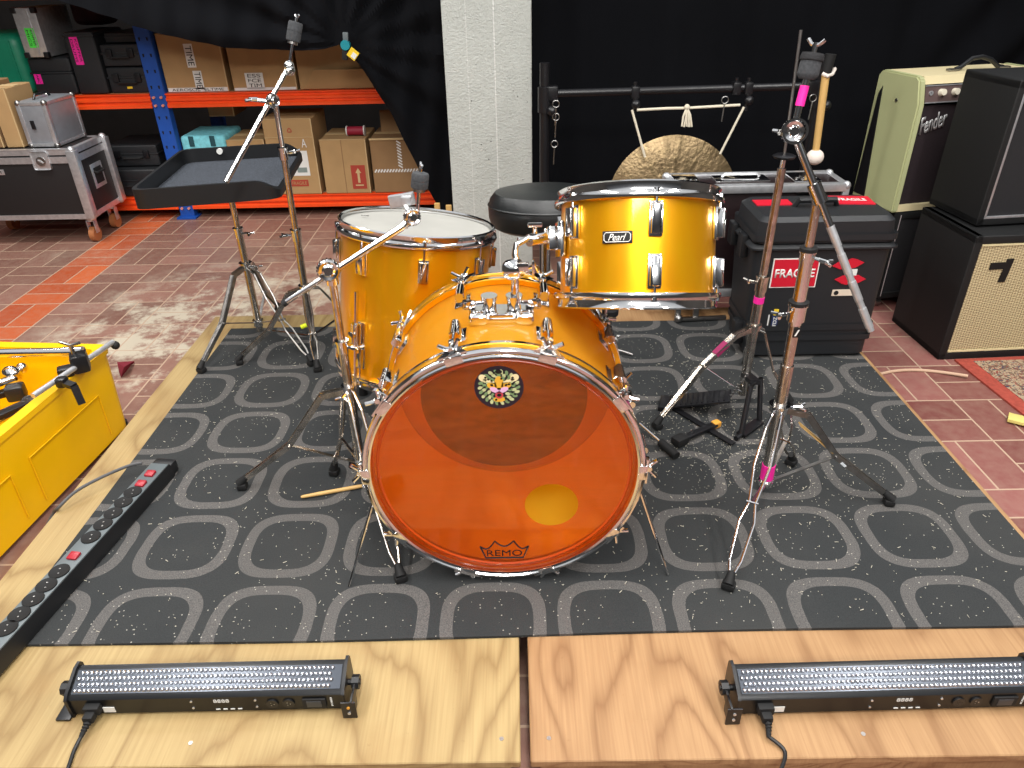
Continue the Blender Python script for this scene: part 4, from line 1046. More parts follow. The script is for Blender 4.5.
def led_bar(label, u0, v0, u1, v1, flip_end, y_off=0):
    A = AZ(u0, v0, 0.0); B = AZ(u1, v1, 0.0); d_ = (B - A).normalized(); L = (B - A).length
    t = thing('light_bar', label, 'light bar', (A.x, A.y, 0), 'LED light bars on the stage edge')
    M = Matrix.Translation((A.x, A.y, 0)) @ Matrix.Rotation(math.atan2(d_.y, d_.x), 4, 'Z')
    S = Matrix(((0, 0, 1, 0), (1, 0, 0, 0), (0, 1, 0, 0), (0, 0, 0, 1)))   # prism outline (y,z) swept along x
    prof = [(0.0, 0.006), (0.0, 0.046), (0.006, 0.052), (0.05, 0.070), (0.062, 0.070), (0.066, 0.064), (0.066, 0.006)]
    a = MB(M); a.prism(prof, S, L); a.build('body', mat('bar_black', '#161719', 0.3, metal=0.3), t)
    cap = [(-0.004, 0.000), (-0.004, 0.050), (0.004, 0.058), (0.05, 0.0765), (0.066, 0.0765), (0.071, 0.068), (0.071, 0.0)]
    for xx in (-0.006, L): MB(M @ Matrix.Translation((xx, 0, 0))).prism(cap, S, 0.006).build('end_plate', 'black_metal', t)
    # lens window: sloping clear strip with rows of small lenses
    sl = math.atan2(0.018, 0.044); Ms = M @ Matrix.Translation((0, 0.006, 0.052)) @ Matrix.Rotation(sl, 4, 'X')
    lp = MB(Ms).box((L / 2, 0.025, 0.0008), (L - 0.008, 0.045, 0.0016)).build('lens_panel', mat('lens_bed', '#4e535b', 0.25, metal=0.7), t)
    a = MB(Ms); nl = int((L - 0.03) / 0.0088)
    for r_ in range(4):
        for k in range(nl + 1):
            a.lathe([(0.0048, 0), (0.0042, 0.0022), (0.0022, 0.0038), (0, 0.0042)], Matrix.Translation((0.010 + 0.0088 * (k + 0.5 * (r_ % 2)), 0.0085 + r_ * 0.0110, 0.0016)), 6, cap=False)
    a.build('lenses', 'led_lens', lp)
    # rear panel facing the camera
    def onp(x, z): return M @ Vector((x, -0.0004, z))
    xv = (M.to_3x3() @ Vector((1, 0, 0)))
    text('display_digits', '8888', 'white_label', t, onp(L * 0.555, 0.036), xv, (0, 0, 1), 0.030, 0.009)
    for fx in (0.445, 0.68):
        for zz in (0.017, 0.036): MB(M).cyl((L * fx, 0.001, zz), (L * fx, -0.0015, zz), 0.0024, n=8).build('screw', 'aluminium', t)
    for k in range(4): MB(M).box((L * 0.535 + 0.014 * k, -0.0006, 0.012), (0.008, 0.0016, 0.002)).build('button', 'white_label', t)
    for fx in (0.74, 0.80):
        j = MB(M).lathe([(0.0095, -0.002), (0.0115, -0.002), (0.0115, 0.003), (0, 0.003), (0, 0.001), (0.0095, 0.001)], Matrix.Translation((L * fx, 0, 0.026)) @ Matrix.Rotation(math.pi / 2, 4, 'X'), 20).build('data_socket', 'black_plastic', t)
        a = MB(M)
        for k in range(3): a.cyl((L * fx + 0.004 * math.cos(k * 2.1), 0, 0.026 + 0.004 * math.sin(k * 2.1)), (L * fx + 0.004 * math.cos(k * 2.1), -0.003, 0.026 + 0.004 * math.sin(k * 2.1)), 0.0012, n=6)
        a.build('pins', 'aluminium', j)
    MB(M).box((L * 0.895, -0.002, 0.026), (0.046, 0.005, 0.026), 0.003).build('outlet_frame', 'rubber', t)
    MB(M).box((L * 0.895, -0.0047, 0.026), (0.028, 0.001, 0.017), 0.0004).build('outlet_slot', mat('slot', '#30343a', 0.4), t)
    MB(M).box((L * 0.135, -0.0006, 0.018), (0.022, 0.0014, 0.014)).build('sticker', 'white_label', t)
    text('panel_print', 'POWER', 'white_label', t, onp(L * 0.958, 0.028), (0, 0, 1), -xv, 0.026, 0.004)
    # brackets and knobs
    for side_ in (0, 1):
        xx = -0.018 if side_ == 0 else L + 0.018; s = -1 if side_ == 0 else 1
        k_ = MB(M); k_.cyl((xx - s * 0.014, 0.033, 0.040), (xx + s * 0.012, 0.033, 0.040), 0.006, n=12); k_.cyl((xx - s * 0.004, 0.033, 0.040), (xx + s * 0.010, 0.033, 0.040), 0.014, n=8); k_.build('knob', 'black_plastic', t)
        if side_ == flip_end:
            b = MB(M); b.box((xx + s * 0.002, -0.002, 0.024), (0.005, 0.032, 0.046), 0.002); b.box((xx + s * 0.002, 0.018, 0.036), (0.005, 0.035, 0.022), 0.002)
            b.box((xx - s * 0.004, -0.016, 0.0225), (0.028, 0.004, 0.045), 0.0015)
            br = b.build('bracket', 'black_metal', t)
            MB(M).cyl((xx - s * 0.004, -0.018, 0.032), (xx - s * 0.004, -0.020, 0.032), 0.003, n=8).build('bolt', 'orange_cap' if s > 0 else 'aluminium', br)
            MB(M).cyl((xx - s * 0.004, -0.018, 0.016), (xx - s * 0.004, -0.020, 0.016), 0.003, n=8).build('bolt', 'aluminium', br)
        else:
            b = MB(M); b.box((xx, 0.012, 0.004), (0.028, 0.048, 0.005), 0.0015); b.box((xx + s * 0.004, 0.030, 0.024), (0.005, 0.02, 0.04), 0.002); b.build('bracket', 'black_metal', t)
    # mains plug
    p = MB(M); p.box((L * 0.085, -0.006, 0.028), (0.030, 0.016, 0.020), 0.003); p.box((L * 0.083, -0.019, 0.023), (0.020, 0.020, 0.017), 0.004); 
    for k in range(4): p.cyl((L * 0.083 - 0.001 * k, -0.030 - 0.005 * k, 0.020 - 0.002 * k), (L * 0.083 - 0.001 * k, -0.033 - 0.005 * k, 0.019 - 0.002 * k), 0.007 - 0.0007 * k, n=10)
    p.cyl((L * 0.083, -0.026, 0.021), (L * 0.075, -0.052, 0.011), 0.0042, n=10)
    p.build('mains_plug', 'rubber', t)
    return M, L
M1, L1 = led_bar('LED light bar lying on the left plywood platform', 76, 716, 345, 710, 1)
M2, L2 = led_bar('LED light bar on the right plywood platform, cut by the picture edge', 737, 716, 1030, 708, 0)
for M, L, pts, lb in ((M1, L1, [(74, 751), (65, 775)], 'black mains cord plugged into the left light bar'), (M2, L2, [(785, 752), (779, 775)], 'black mains cord plugged into the right light bar')):
    s0 = M @ Vector((L * 0.075, -0.050, 0.011))
    P_ = [s0] + [AZ(u, v, 0.0048) for u, v in pts]
    last = P_[-1]; P_.append(Vector((last.x - 0.01, 0.72, 0.002))); P_.append(Vector((last.x - 0.02, 0.69, -0.05)))
    tag(MB().tube(spline(P_), 0.0036, 8).build('mains_cable', 'cord', origin=s0), lb, 'cord')

# ------------------------------------------------------------------ yellow tub with hardware
ty_M = Matrix.Translation((-1.352, 2.125, FZ)) @ Matrix.Rotation(R_(-5.0), 4, 'Z')    # local origin = far right bottom corner
tub = thing('hardware_crate', 'open yellow plastic crate of stand hardware on the floor left of the stage', 'crate', (-1.6, 1.6, FZ))
W_, D_, Hh_ = 0.62, 0.98, 0.315
a = MB(ty_M)
def ringr(x0, x1, y0, y1, z, r):
    P = rquad([Vector((x0, y0, z)), Vector((x1, y0, z)), Vector((x1, y1, z)), Vector((x0, y1, z))], r, 4)
    return [a.bm.verts.new(ty_M @ p) for p in P]
R1 = [ringr(-W_ + .02, -.004, -D_ + .02, -.02, 0.02, 0.04), ringr(-W_, 0, -D_, 0, Hh_ - 0.02, 0.045), ringr(-W_ - 0.006, 0.006, -D_ - 0.006, 0.006, Hh_ - 0.018, 0.045), ringr(-W_ - 0.006, 0.006, -D_ - 0.006, 0.006, Hh_, 0.045),
      ringr(-W_ + 0.03, -0.03, -D_ + 0.03, -0.03, Hh_, 0.03), ringr(-W_ + 0.045, -0.04, -D_ + 0.045, -0.045, 0.04, 0.03)]
for A_, B_ in zip(R1, R1[1:]):
    for i in range(len(A_)):
        j = (i + 1) % len(A_); a.bm.faces.new([A_[i], A_[j], B_[j], B_[i]])
a.bm.faces.new(list(reversed(R1[0]))); a.bm.faces.new(R1[-1])
a.build('tub', 'yellow_plastic', tub)
for ys in (-0.30, -0.72):
    a = MB(ty_M)
    a.tube([(0.002, ys + 0.17, 0.05), (0.004, ys + 0.17, 0.20), (0.004, ys - 0.17, 0.20), (0.002, ys - 0.17, 0.05)], 0.0022, 6); a.build('side_rib', 'yellow_plastic', tub)
MB(ty_M).cyl((-0.03, -0.03, 0), (-0.03, -0.03, 0.03), 0.02, n=14).build('foot', 'rubber', tub)
MB(ty_M).cyl((-0.03, -D_ + 0.05, 0), (-0.03, -D_ + 0.05, 0.03), 0.02, n=14).build('foot', 'rubber', tub)
MB(ty_M).box((-W_ / 2, -D_ / 2, 0.032), (W_ - 0.12, D_ - 0.12, 0.03), 0.01).build('inner_floor', 'yellow_inside', tub)
# hardware resting on the rim
zr = 0.200
hw = thing('stand_tube', 'thick chrome stand tube lying across the yellow crate', 'stand part', AZ(60, 352, zr))
p0, p1 = AZ(-40, 354, zr + 0.01), AZ(64, 352, zr + 0.01)
MB().cyl(p0, p1, 0.014, n=18).build('tube', 'chrome', hw)
MB().cyl(p1 - Vector((0.0, 0, 0)), p1 + (p1 - p0).normalized() * 0.06, 0.017, n=18).build('tube_end', 'chrome', hw)
cc = AZ(80, 362, zr)
a = MB(); a.box(cc, (0.05, 0.055, 0.06), 0.012, rot=0.5); a.box(cc + Vector((-0.04, -0.02, -0.02)), (0.045, 0.04, 0.03), 0.008, rot=0.5); a.build('clamp', 'black_metal', hw)
a = MB(); a.cyl(cc + Vector((-0.01, 0, 0.02)), cc + Vector((-0.01, 0, 0.06)), 0.006); a.tube([cc + Vector((-0.04, 0, 0.07)), cc + Vector((-0.01, 0, 0.058)), cc + Vector((0.02, 0, 0.066))], 0.005); a.build('wing_bolt', 'dull_steel', hw)
hb = thing('stand_rod', 'straight chrome rod resting on the yellow crate rim', 'stand part', AZ(75, 368, zr))
q0, q1 = AZ(113, 342, zr - 0.005), AZ(33, 396, zr - 0.005)
MB().cyl(q0, q1, 0.0085, n=14).build('rod', 'aluminium', hb); MB().ball(q0 + Vector((0.004, 0, -0.012)), 0.014, 12).build('rubber_tip', 'rubber', hb)
a = MB(); k0, k1, k2_ = AZ(62, 382, zr - 0.01), AZ(74, 386, zr - 0.015), AZ(82, 404, 0.13)
a.bar(k0, k1, 0.022, 0.012); a.bar(k1, k2_, 0.020, 0.010); a.box(k0, (0.03, 0.03, 0.03), 0.008); a.build('black_hook', 'black_metal', hb)
hc = thing('pedal_clamp', 'chrome and black clamp sitting in the open yellow crate at the picture edge', 'stand part', AZ(15, 395, 0.12))
a = MB(); a.ball(AZ(12, 375, 0.13), 0.032, 16, (1, 0.8, 1)); a.ball(AZ(22, 368, 0.14), 0.018, 12); a.cyl(AZ(-6, 385, 0.13), AZ(14, 378, 0.13), 0.012); a.build('swivel', 'chrome', hc)
a = MB(); a.box(AZ(16, 392, 0.10), (0.055, 0.05, 0.05), 0.012, rot=0.4); a.build('block', 'black_plastic', hc); MB().box(AZ(32, 404, 0.10), (0.05, 0.05, 0.045), 0.012, rot=0.2).build('block', 'black_plastic', hc)
a = MB(); a.bar(AZ(-20, 424, 0.13), AZ(30, 402, 0.12), 0.035, 0.016, bevel=0.003); a.bar(AZ(-20, 400, 0.10), AZ(8, 392, 0.10), 0.03, 0.02, bevel=0.003); a.build('arm', 'black_metal', hc)
MB().bar(AZ(-10, 428, 0.145), AZ(28, 408, 0.135), 0.006, 0.006).build('chrome_trim', 'chrome', hc)
# maroon cloth beside the crate
c0 = AZ(128, 370, FZ)
a = MB(); P_ = [AZ(117, 362, FZ + 0.03), AZ(134, 361, FZ + 0.01), AZ(131, 364, FZ + 0.004), AZ(121, 377, FZ + 0.004), AZ(119, 372, FZ + 0.02)]
lo = [a.bm.verts.new((p.x, p.y, FZ + 0.001)) for p in P_]; hi = [a.bm.verts.new(p) for p in P_]; ct = a.bm.verts.new(AZ(124, 367, FZ + 0.045))
for i in range(5):
    j = (i + 1) % 5; a.bm.faces.new([lo[i], lo[j], hi[j], hi[i]]); a.bm.faces.new([hi[i], hi[j], ct])
a.bm.faces.new(list(reversed(lo)))
tag(a.build('cloth', 'maroon_cloth', origin=c0), 'scrap of dark red cloth on the tiles behind the yellow crate', 'cloth')

# ------------------------------------------------------------------ shelving
SY = 4.5
rk = thing('storage_rack', 'blue and orange steel storage rack along the back on the left', 'shelf', (-2.08, SY, FZ))
def upright(x, y):
    a = MB(); a.box((x, y + 0.03, 0.78), (0.088, 0.06, 1.86), 0.003, seg=1); a.box((x, y + 0.02, FZ + 0.006), (0.12, 0.10, 0.010)); u_ = a.build('upright', 'blue_steel', rk)
    if y < 5:
        a = MB()
        for k in range(21):
            z_ = FZ + 0.10 + k * 0.085
            if abs(z_ - 0.555) < 0.06 or abs(z_ + 0.06) < 0.06: continue
            for s in (-1, 1): a.prism([(-0.006, 0.009), (0.006, 0.009), (0.0035, -0.009), (-0.0035, -0.009)], Matrix.Translation((x + s * 0.022, y + 0.0004, z_)) @ Matrix.Rotation(math.pi / 2, 4, 'X'), 0.001)
        a.build('slot_shade', 'hole_dark', u_)  # dark plates stand in for the shade inside punched slots
        a = MB()
        for s in (-1, 1):
            for z_ in (0.53, 0.575, -0.085, -0.045): a.cyl((x + s * 0.022, y, z_), (x + s * 0.022, y - 0.014, z_), 0.0075, n=8)
        a.build('lock_pins', mat('pin_pink', '#d98a78', 0.5), u_)
for xx in (-2.08, -4.1, 0.35):
    for yy in (SY, 5.3): upright(xx, yy)
def beam(x0, x1, zc, y):
    h = 0.078; a = MB()
    prof = [(0, -h / 2), (0, -h / 2 + 0.018), (0.012, -h / 2 + 0.024), (0.012, -0.006), (0, -0.001), (0, 0.012), (0.012, 0.018), (0.012, h / 2 - 0.012), (0, h / 2 - 0.006), (0, h / 2), (0.045, h / 2), (0.045, -h / 2)]
    a.prism([(p[0], p[1]) for p in prof], Matrix(((0, 0, 1, x0), (1, 0, 0, y), (0, 1, 0, zc), (0, 0, 0, 1))), x1 - x0)
    return a.build('beam', 'orange_steel', rk)
for (x0, x1) in ((-4.055, -2.126), (-2.034, 0.305)):
    for zc in (0.555, -0.052, 1.13):
        for y in (SY - 0.004, 5.30): beam(x0, x1, zc, y)
    for zc in (0.587, -0.020, 1.162):
        MB().box(((x0 + x1) / 2, 4.92, zc), (x1 - x0, 0.76, 0.016)).build('deck_board', 'shelf_deck', rk)
UZ, LZ = 0.596, -0.011

def carton(label, x0, x1, y0, y1, z0, z1, m='cardboard', rot=0, group='cardboard boxes', flaps=False):
    c = Vector(((x0 + x1) / 2, (y0 + y1) / 2, z0))
    t = thing('cardboard_box', label, 'box', c, group)
    Mc = Matrix.Translation(c) @ Matrix.Rotation(rot, 4, 'Z'); w_, d__, h__ = x1 - x0, y1 - y0, z1 - z0
    MB(Mc).box((0, 0, h__ / 2), (w_, d__, h__), 0.004, seg=1).build('carton_body', m, t)
    MB(Mc).box((0, 0, h__ + 0.0006), (w_ * 0.985, 0.05, 0.0016)).build('packing_tape', 'card_edge', t)
    a = MB(Mc); a.box((0, -d__ / 2 + 0.003, h__ + 0.001), (w_, 0.006, 0.003)); a.box((w_ / 2 - 0.003, -d__ / 2 - 0.0006, h__ / 2), (0.006, 0.0014, h__ * 0.99)); a.build('edge_fold', 'card_edge', t)
    return t, Mc, w_, d__, h__
def face_text(t, Mc, d__, s, x, z, w_, h_, vertical=False, m='ink', label_pad=None):
    R3 = Mc.to_3x3()
    if label_pad:
        MB(Mc).box((x, -d__ / 2 - 0.0008, z), (label_pad[0], 0.0012, label_pad[1])).build('paper_label', 'white_label', t)
    o = Mc @ Vector((x, -d__ / 2 - 0.0017, z))
    xd = R3 @ (Vector((0, 0, -1)) if vertical else Vector((1, 0, 0))); up = R3 @ (Vector((1, 0, 0)) if vertical else Vector((0, 0, 1)))
    text('printed_word', s, m, t, o, xd, up, w_, h_)
# upper shelf cartons
t, Mc, w_, d__, h__ = carton('cardboard box on the upper shelf right beside the blue upright', -2.025, -1.665, 4.53, 5.0, UZ, UZ + 0.31)
face_text(t, Mc, d__, 'TIME', -0.005, 0.195, 0.105, 0.034, True, label_pad=(0.05, 0.125)); face_text(t, Mc, d__, 'TIME', 0.015, 0.065, 0.085, 0.034, True, label_pad=(0.05, 0.10))
MB(Mc).box((0, -d__ / 2 - 0.0008, 0.013), (w_ * 0.97, 0.0012, 0.022)).build('tape_label', 'white_label', t)
face_text(t, Mc, d__, 'AEROSOL  ELTIME', 0.0, 0.013, w_ * 0.85, 0.015)
t, Mc, w_, d__, h__ = carton('middle cardboard box on the upper shelf with upside down print', -1.635, -1.262, 4.53, 5.0, UZ, UZ + 0.26)
MB(Mc).box((-0.055, -d__ / 2 - 0.0008, 0.055), (0.105, 0.0012, 0.085)).build('paper_label', 'white_label', t)
for k, s in enumerate(('ESS', 'FCE', 'TIM')):
    text('printed_word', s, 'ink', t, Mc @ Vector((-0.055, -d__ / 2 - 0.0017, 0.082 - 0.026 * k)), Vector((-1, 0, 0)), Vector((0, 0, -1)), 0.075, 0.019) if False else face_text(t, Mc, d__, s, -0.055, 0.082 - 0.026 * k, 0.075, 0.019)
MB(Mc).box((0, -d__ / 2 - 0.0008, 0.010), (w_ * 0.97, 0.0012, 0.015)).build('tape_label', 'white_label', t)
t, Mc, w_, d__, h__ = carton('crumpled cardboard box on the upper shelf under the curtain clip', -1.245, -0.80, 4.53, 5.0, UZ, UZ + 0.27)
a = MB(Mc); a.quad([(-w_ / 2 + 0.02, -d__ / 2 - 0.001, 0.005), (w_ / 2 - 0.01, -d__ / 2 - 0.001, 0.005), (w_ / 2 - 0.05, -d__ / 2 - 0.02, 0.11), (-w_ / 2 + 0.10, -d__ / 2 - 0.02, 0.11)], 0.004); a.build('open_flap', 'cardboard', t)
# lower shelf cartons
t, Mc, w_, d__, h__ = carton('tall cardboard box on the lower shelf with white shipping label', -1.50, -1.205, 4.50, 4.86, LZ, LZ + 0.45)
MB(Mc).box((0.02, -d__ / 2 - 0.0008, 0.19), (0.15, 0.0012, 0.15)).build('shipping_label', 'white_label', t)
MB(Mc).box((0.05, -d__ / 2 - 0.0018, 0.15), (0.06, 0.001, 0.03)).build('barcode_block', mat('barcode_grey', '#7c8a86', 0.6), t)
MB(Mc).box((0.02, -d__ / 2 - 0.0008, 0.07), (0.11, 0.0012, 0.04)).build('red_strip', mat('box_red', '#a33a2a', 0.7), t)
text('printed_word', 'FRAGILE', 'cardboard', t, Mc @ Vector((0.02, -d__ / 2 - 0.0017, 0.07)), (1, 0, 0), (0, 0, 1), 0.09, 0.02)
a = MB(Mc); 
for k in range(3):
    an = R_(90 + 120 * k); an2 = R_(90 + 120 * (k + 1)); cx, cz = 0.01, 0.385
    p_ = Vector((cx + 0.018 * math.cos(an), -d__ / 2 - 0.001, cz + 0.018 * math.sin(an))); q_ = Vector((cx + 0.018 * math.cos(an2), -d__ / 2 - 0.001, cz + 0.018 * math.sin(an2)))
    a.bar(p_.lerp(q_, 0.12), p_.lerp(q_, 0.85), 0.002, 0.005, side=(0, 0, 1))
a.build('recycling_mark', mat('box_red', '#a33a2a'), t)
face_text(t, Mc, d__, 'A', 0.085, 0.31, 0.03, 0.05, False, 'white_label')
a = MB(Mc); a.box((0, -d__ / 2 - 0.002, 0.345), (w_, 0.003, 0.003)); a.build('flap_seam', 'card_edge', t)
t, Mc, w_, d__, h__ = carton('cardboard box with red arrow print on the lower shelf', -1.175, -0.895, 4.50, 4.86, LZ, LZ + 0.325)
MB(Mc).box((0.075, -d__ / 2 - 0.0008, 0.10), (0.088, 0.0012, 0.145)).build('arrow_panel', mat('box_red', '#a33a2a'), t)
a = MB(Mc @ Matrix.Translation((0.075, -d__ / 2 - 0.0015, 0.10)) @ Matrix.Rotation(math.pi / 2, 4, 'X'))
a.prism([(-0.007, -0.035), (0.007, -0.035), (0.007, 0.025), (0.018, 0.025), (0, 0.055), (-0.018, 0.025), (-0.007, 0.025)], Matrix.Identity(4), 0.001); a.box((0, -0.05, 0.0005), (0.05, 0.008, 0.001)); a.build('arrow_print', 'card_edge', t)
MB(Mc).box((-0.01, -d__ / 2 - 0.0008, h__ / 2), (0.004, 0.0012, h__)).build('flap_seam', 'cardboard_dark', t)
t, Mc, w_, d__, h__ = carton('cardboard box with striped tape on the lower shelf half behind the drape', -0.870, -0.56, 4.50, 4.86, LZ, LZ + 0.325, 'cardboard_dark')
a = MB(Mc)
for k in range(16): a.box((-w_ / 2 + 0.02 + k * 0.018, -d__ / 2 - 0.0008, 0.135), (0.009, 0.0012, 0.022), rot=Matrix.Rotation(0.6, 4, 'Y'))
for k in range(9): a.box((0.02, -d__ / 2 - 0.0008, 0.16 + k * 0.018), (0.030, 0.0012, 0.008), rot=Matrix.Rotation(0.6, 4, 'Y'))
a.build('striped_tape', 'white_label', t)
MB(Mc).box((0, -d__ / 2 - 0.003, h__), (w_, 0.012, 0.010)).build('rim_fold', 'card_edge', t)
a = MB(Mc); a.quad([(-0.11, 0.02, h__), (0.13, 0.02, h__), (0.10, 0.08, h__ + 0.12), (-0.12, 0.08, h__ + 0.12)], 0.004); a.build('open_flap', 'cardboard_dark', t)
carton('small cardboard box lying at the back of the lower shelf over the blue bag', -1.90, -1.74, 4.74, 4.98, LZ + 0.43, LZ + 0.55, 'cardboard_dark')
t, Mc, w_, d__, h__ = carton('low cardboard box on the lower shelf between blue bag and tall box', -1.745, -1.515, 4.52, 4.85, LZ, LZ + 0.33, 'cardboard')
# roll of red thread on the arrow box
q = Vector((-0.965, 4.60, LZ + 0.325 + 0.031))
t = thing('thread_roll', 'small roll of dark red ribbon on top of the arrow-printed box', 'roll', (q.x, q.y, LZ + 0.325))
MB().cyl(q - Vector((0.05, 0, 0)), q + Vector((0.05, 0, 0)), 0.026, n=20).build('winding', 'red_thread', t)
for s in (-1, 1): MB().cyl(q + Vector((s * 0.05, 0, 0)), q + Vector((s * 0.056, 0, 0)), 0.031, n=20).build('flange', 'white_label', t)

# cyan bag
x0, x1 = -2.03, -1.755
t = thing('cooler_bag', 'light blue padded bag on the lower shelf beside the blue upright', 'bag', ((x0 + x1) / 2, 4.7, LZ))
a = MB(); a.box(((x0 + x1) / 2, 4.70, LZ + 0.178), (x1 - x0, 0.32, 0.356), 0.025, seg=4); a.build('bag_body', 'cyan_cloth', t)
for fx in (0.25, 0.72):
    MB().box((x0 + (x1 - x0) * fx, 4.537, LZ + 0.325), (0.03, 0.006, 0.06), 0.002).build('strap', mat('strap_teal', '#1d4a52', 0.8), t)
# black cases on the lower shelf
def hard_case(label, c, size, m='case_plastic', group=None, rot=0, latch=True, tag_=None, lid=0.4, tagpos=(0, 0), tagsize=(0.06, 0.12), cat='case', tagname='pink_label', tagm='pink_tape'):
    c = Vector(c); t = thing('equipment_case', label, cat, c, group)
    Mc = Matrix.Translation(c) @ (rot if isinstance(rot, Matrix) else Matrix.Rotation(rot, 4, 'Z')); w_, d__, h__ = size
    MB(Mc).box((0, 0, h__ * (1 - lid) / 2), (w_, d__, h__ * (1 - lid)), min(size) * 0.09, seg=3).build('case_base', m, t)
    MB(Mc).box((0, 0, h__ * (1 - lid / 2)), (w_, d__, h__ * lid), min(size) * 0.09, seg=3).build('case_lid', m, t)
    MB(Mc).box((0, 0, h__ * (1 - lid)), (w_ + 0.008, d__ + 0.008, 0.010), 0.003).build('rim_seal', m, t)
    if latch:
        for s in (-1, 1): MB(Mc).box((s * w_ * 0.28, -d__ / 2 - 0.008, h__ * (1 - lid)), (0.035, 0.016, 0.045), 0.004).build('latch', 'black_metal', t)
        MB(Mc).tube([(-0.06, -d__ / 2 - 0.004, h__ * (1 - lid) * 0.75), (-0.05, -d__ / 2 - 0.022, h__ * (1 - lid) * 0.7), (0.05, -d__ / 2 - 0.022, h__ * (1 - lid) * 0.7), (0.06, -d__ / 2 - 0.004, h__ * (1 - lid) * 0.75)], 0.006, 8).build('handle', 'rubber', t)
    if tag_:
        MB(Mc).box((tagpos[0], -d__ / 2 - 0.0012, tagpos[1]), (tagsize[0], 0.002, tagsize[1])).build(tagname, tagm, t)
        if tag_ != ' ':
            for k, w__ in enumerate(tag_.split('|')):
                text('handwriting', w__, 'ink', t, Mc @ Vector((tagpos[0] + 0.012 * (1 - 2 * k) * (len(tag_.split('|')) > 1), -d__ / 2 - 0.0024, tagpos[1])), Mc.to_3x3() @ Vector((0, 0, -1)), Mc.to_3x3() @ Vector((1, 0, 0)), tagsize[1] * 0.8, tagsize[0] * 0.28)
    return t
hard_case('lower black plastic case under the upper one on the lower shelf', (-2.36, 4.72, LZ), (0.42, 0.40, 0.165), group='black cases on the lower shelf', tag_=' ', tagpos=(0.02, 0.07), tagsize=(0.03, 0.02), tagname='yellow_sticker', tagm='yellow_tag')
hard_case('upper black plastic case stacked on the lower shelf left of the upright', (-2.37, 4.76, LZ + 0.171), (0.32, 0.34, 0.125), group='black cases on the lower shelf')
# upper shelf cases
hard_case('black case with yellow stickers, lowest of the small stack on the upper shelf', (-2.247, 4.72, UZ), (0.23, 0.36, 0.14), group='black cases on the upper shelf', tag_=' ', tagpos=(0.0, 0.03), tagsize=(0.03, 0.012), tagname='yellow_sticker', tagm='yellow_tag')
hard_case('black case with grey edge lines, middle of the small stack on the upper shelf', (-2.25, 4.72, UZ + 0.146), (0.22, 0.36, 0.115), group='black cases on the upper shelf')
hard_case('flat black case, topmost of the small stack on the upper shelf', (-2.24, 4.74, UZ + 0.267), (0.19, 0.32, 0.05), latch=False, group='black cases on the upper shelf')
hard_case('upright black case with a tall pink handwritten label on the upper shelf', (-2.455, 4.70, UZ), (0.17, 0.36, 0.33), latch=False, tag_='KOFFER|DRUMS', tagpos=(-0.03, 0.235), tagsize=(0.045, 0.15), lid=0.06, group='black cases on the upper shelf')
hard_case('black case with a small pink label beside the green case', (-2.67, 4.70, UZ), (0.24, 0.36, 0.20), latch=False, tag_='ABC', tagpos=(-0.085, 0.09), tagsize=(0.04, 0.055), group='black cases on the upper shelf')
# aluminium case leaning on the black one
c0 = Vector((-2.70, 4.66, UZ + 0.207))
t = thing('aluminium_case', 'upright silver case with green handwritten label on the upper shelf', 'case', c0)
Mc = Matrix.Translation(c0)
MB(Mc).box((0, 0, 0.125), (0.13, 0.34, 0.25), 0.006).build('case_body', 'aluminium', t)
MB(Mc).box((0.0, -0.171, 0.10), (0.05, 0.002, 0.10)).build('green_label', 'green_label', t)
for k, s in enumerate(('KOFFER', 'MICS')): text('handwriting', s, 'ink', t, Mc @ Vector((0.010 - 0.022 * k, -0.1722, 0.10)), (0, 0, -1), (1, 0, 0), 0.08, 0.013)
a = MB(Mc)
for sx3 in (-1, 1):
    for z_ in (0.012, 0.238): a.box((sx3 * 0.055, -0.165, z_), (0.028, 0.03, 0.03), 0.006)
a.build('corner_caps', 'black_metal', t)
MB(Mc).box((0.018, -0.171, 0.125), (0.006, 0.003, 0.24)).build('edge_rail', 'aluminium', t)
# dark red-green bag behind
t = tag(MB().box((-2.50, 4.87, UZ + 0.425), (0.20, 0.2, 0.16), 0.05, seg=4).build('soft_bag', mat('bag_maroon', '#32141a', 0.85, noise=0.4, nscale=14), origin=(-2.50, 4.86, UZ + 0.345)), 'dark maroon soft bag stuffed behind the upright cases', 'bag')
# green case
t = thing('green_case', 'green moulded plastic case at the left end of the upper shelf', 'case', (-3.0, 4.72, UZ))
MB().box((-3.015, 4.72, UZ + 0.165), (0.42, 0.40, 0.33), 0.07, seg=4).build('case_shell', 'green_plastic', t)
a = MB(); 
for k in range(3): a.box((-3.06 + k * 0.10, 4.52, UZ + 0.165), (0.012, 0.012, 0.26), 0.005)
a.build('moulded_ribs', 'green_plastic', t)
MB().box((-2.90, 4.516, UZ + 0.05), (0.02, 0.012, 0.05), 0.004).build('buckle', 'white_label', t)

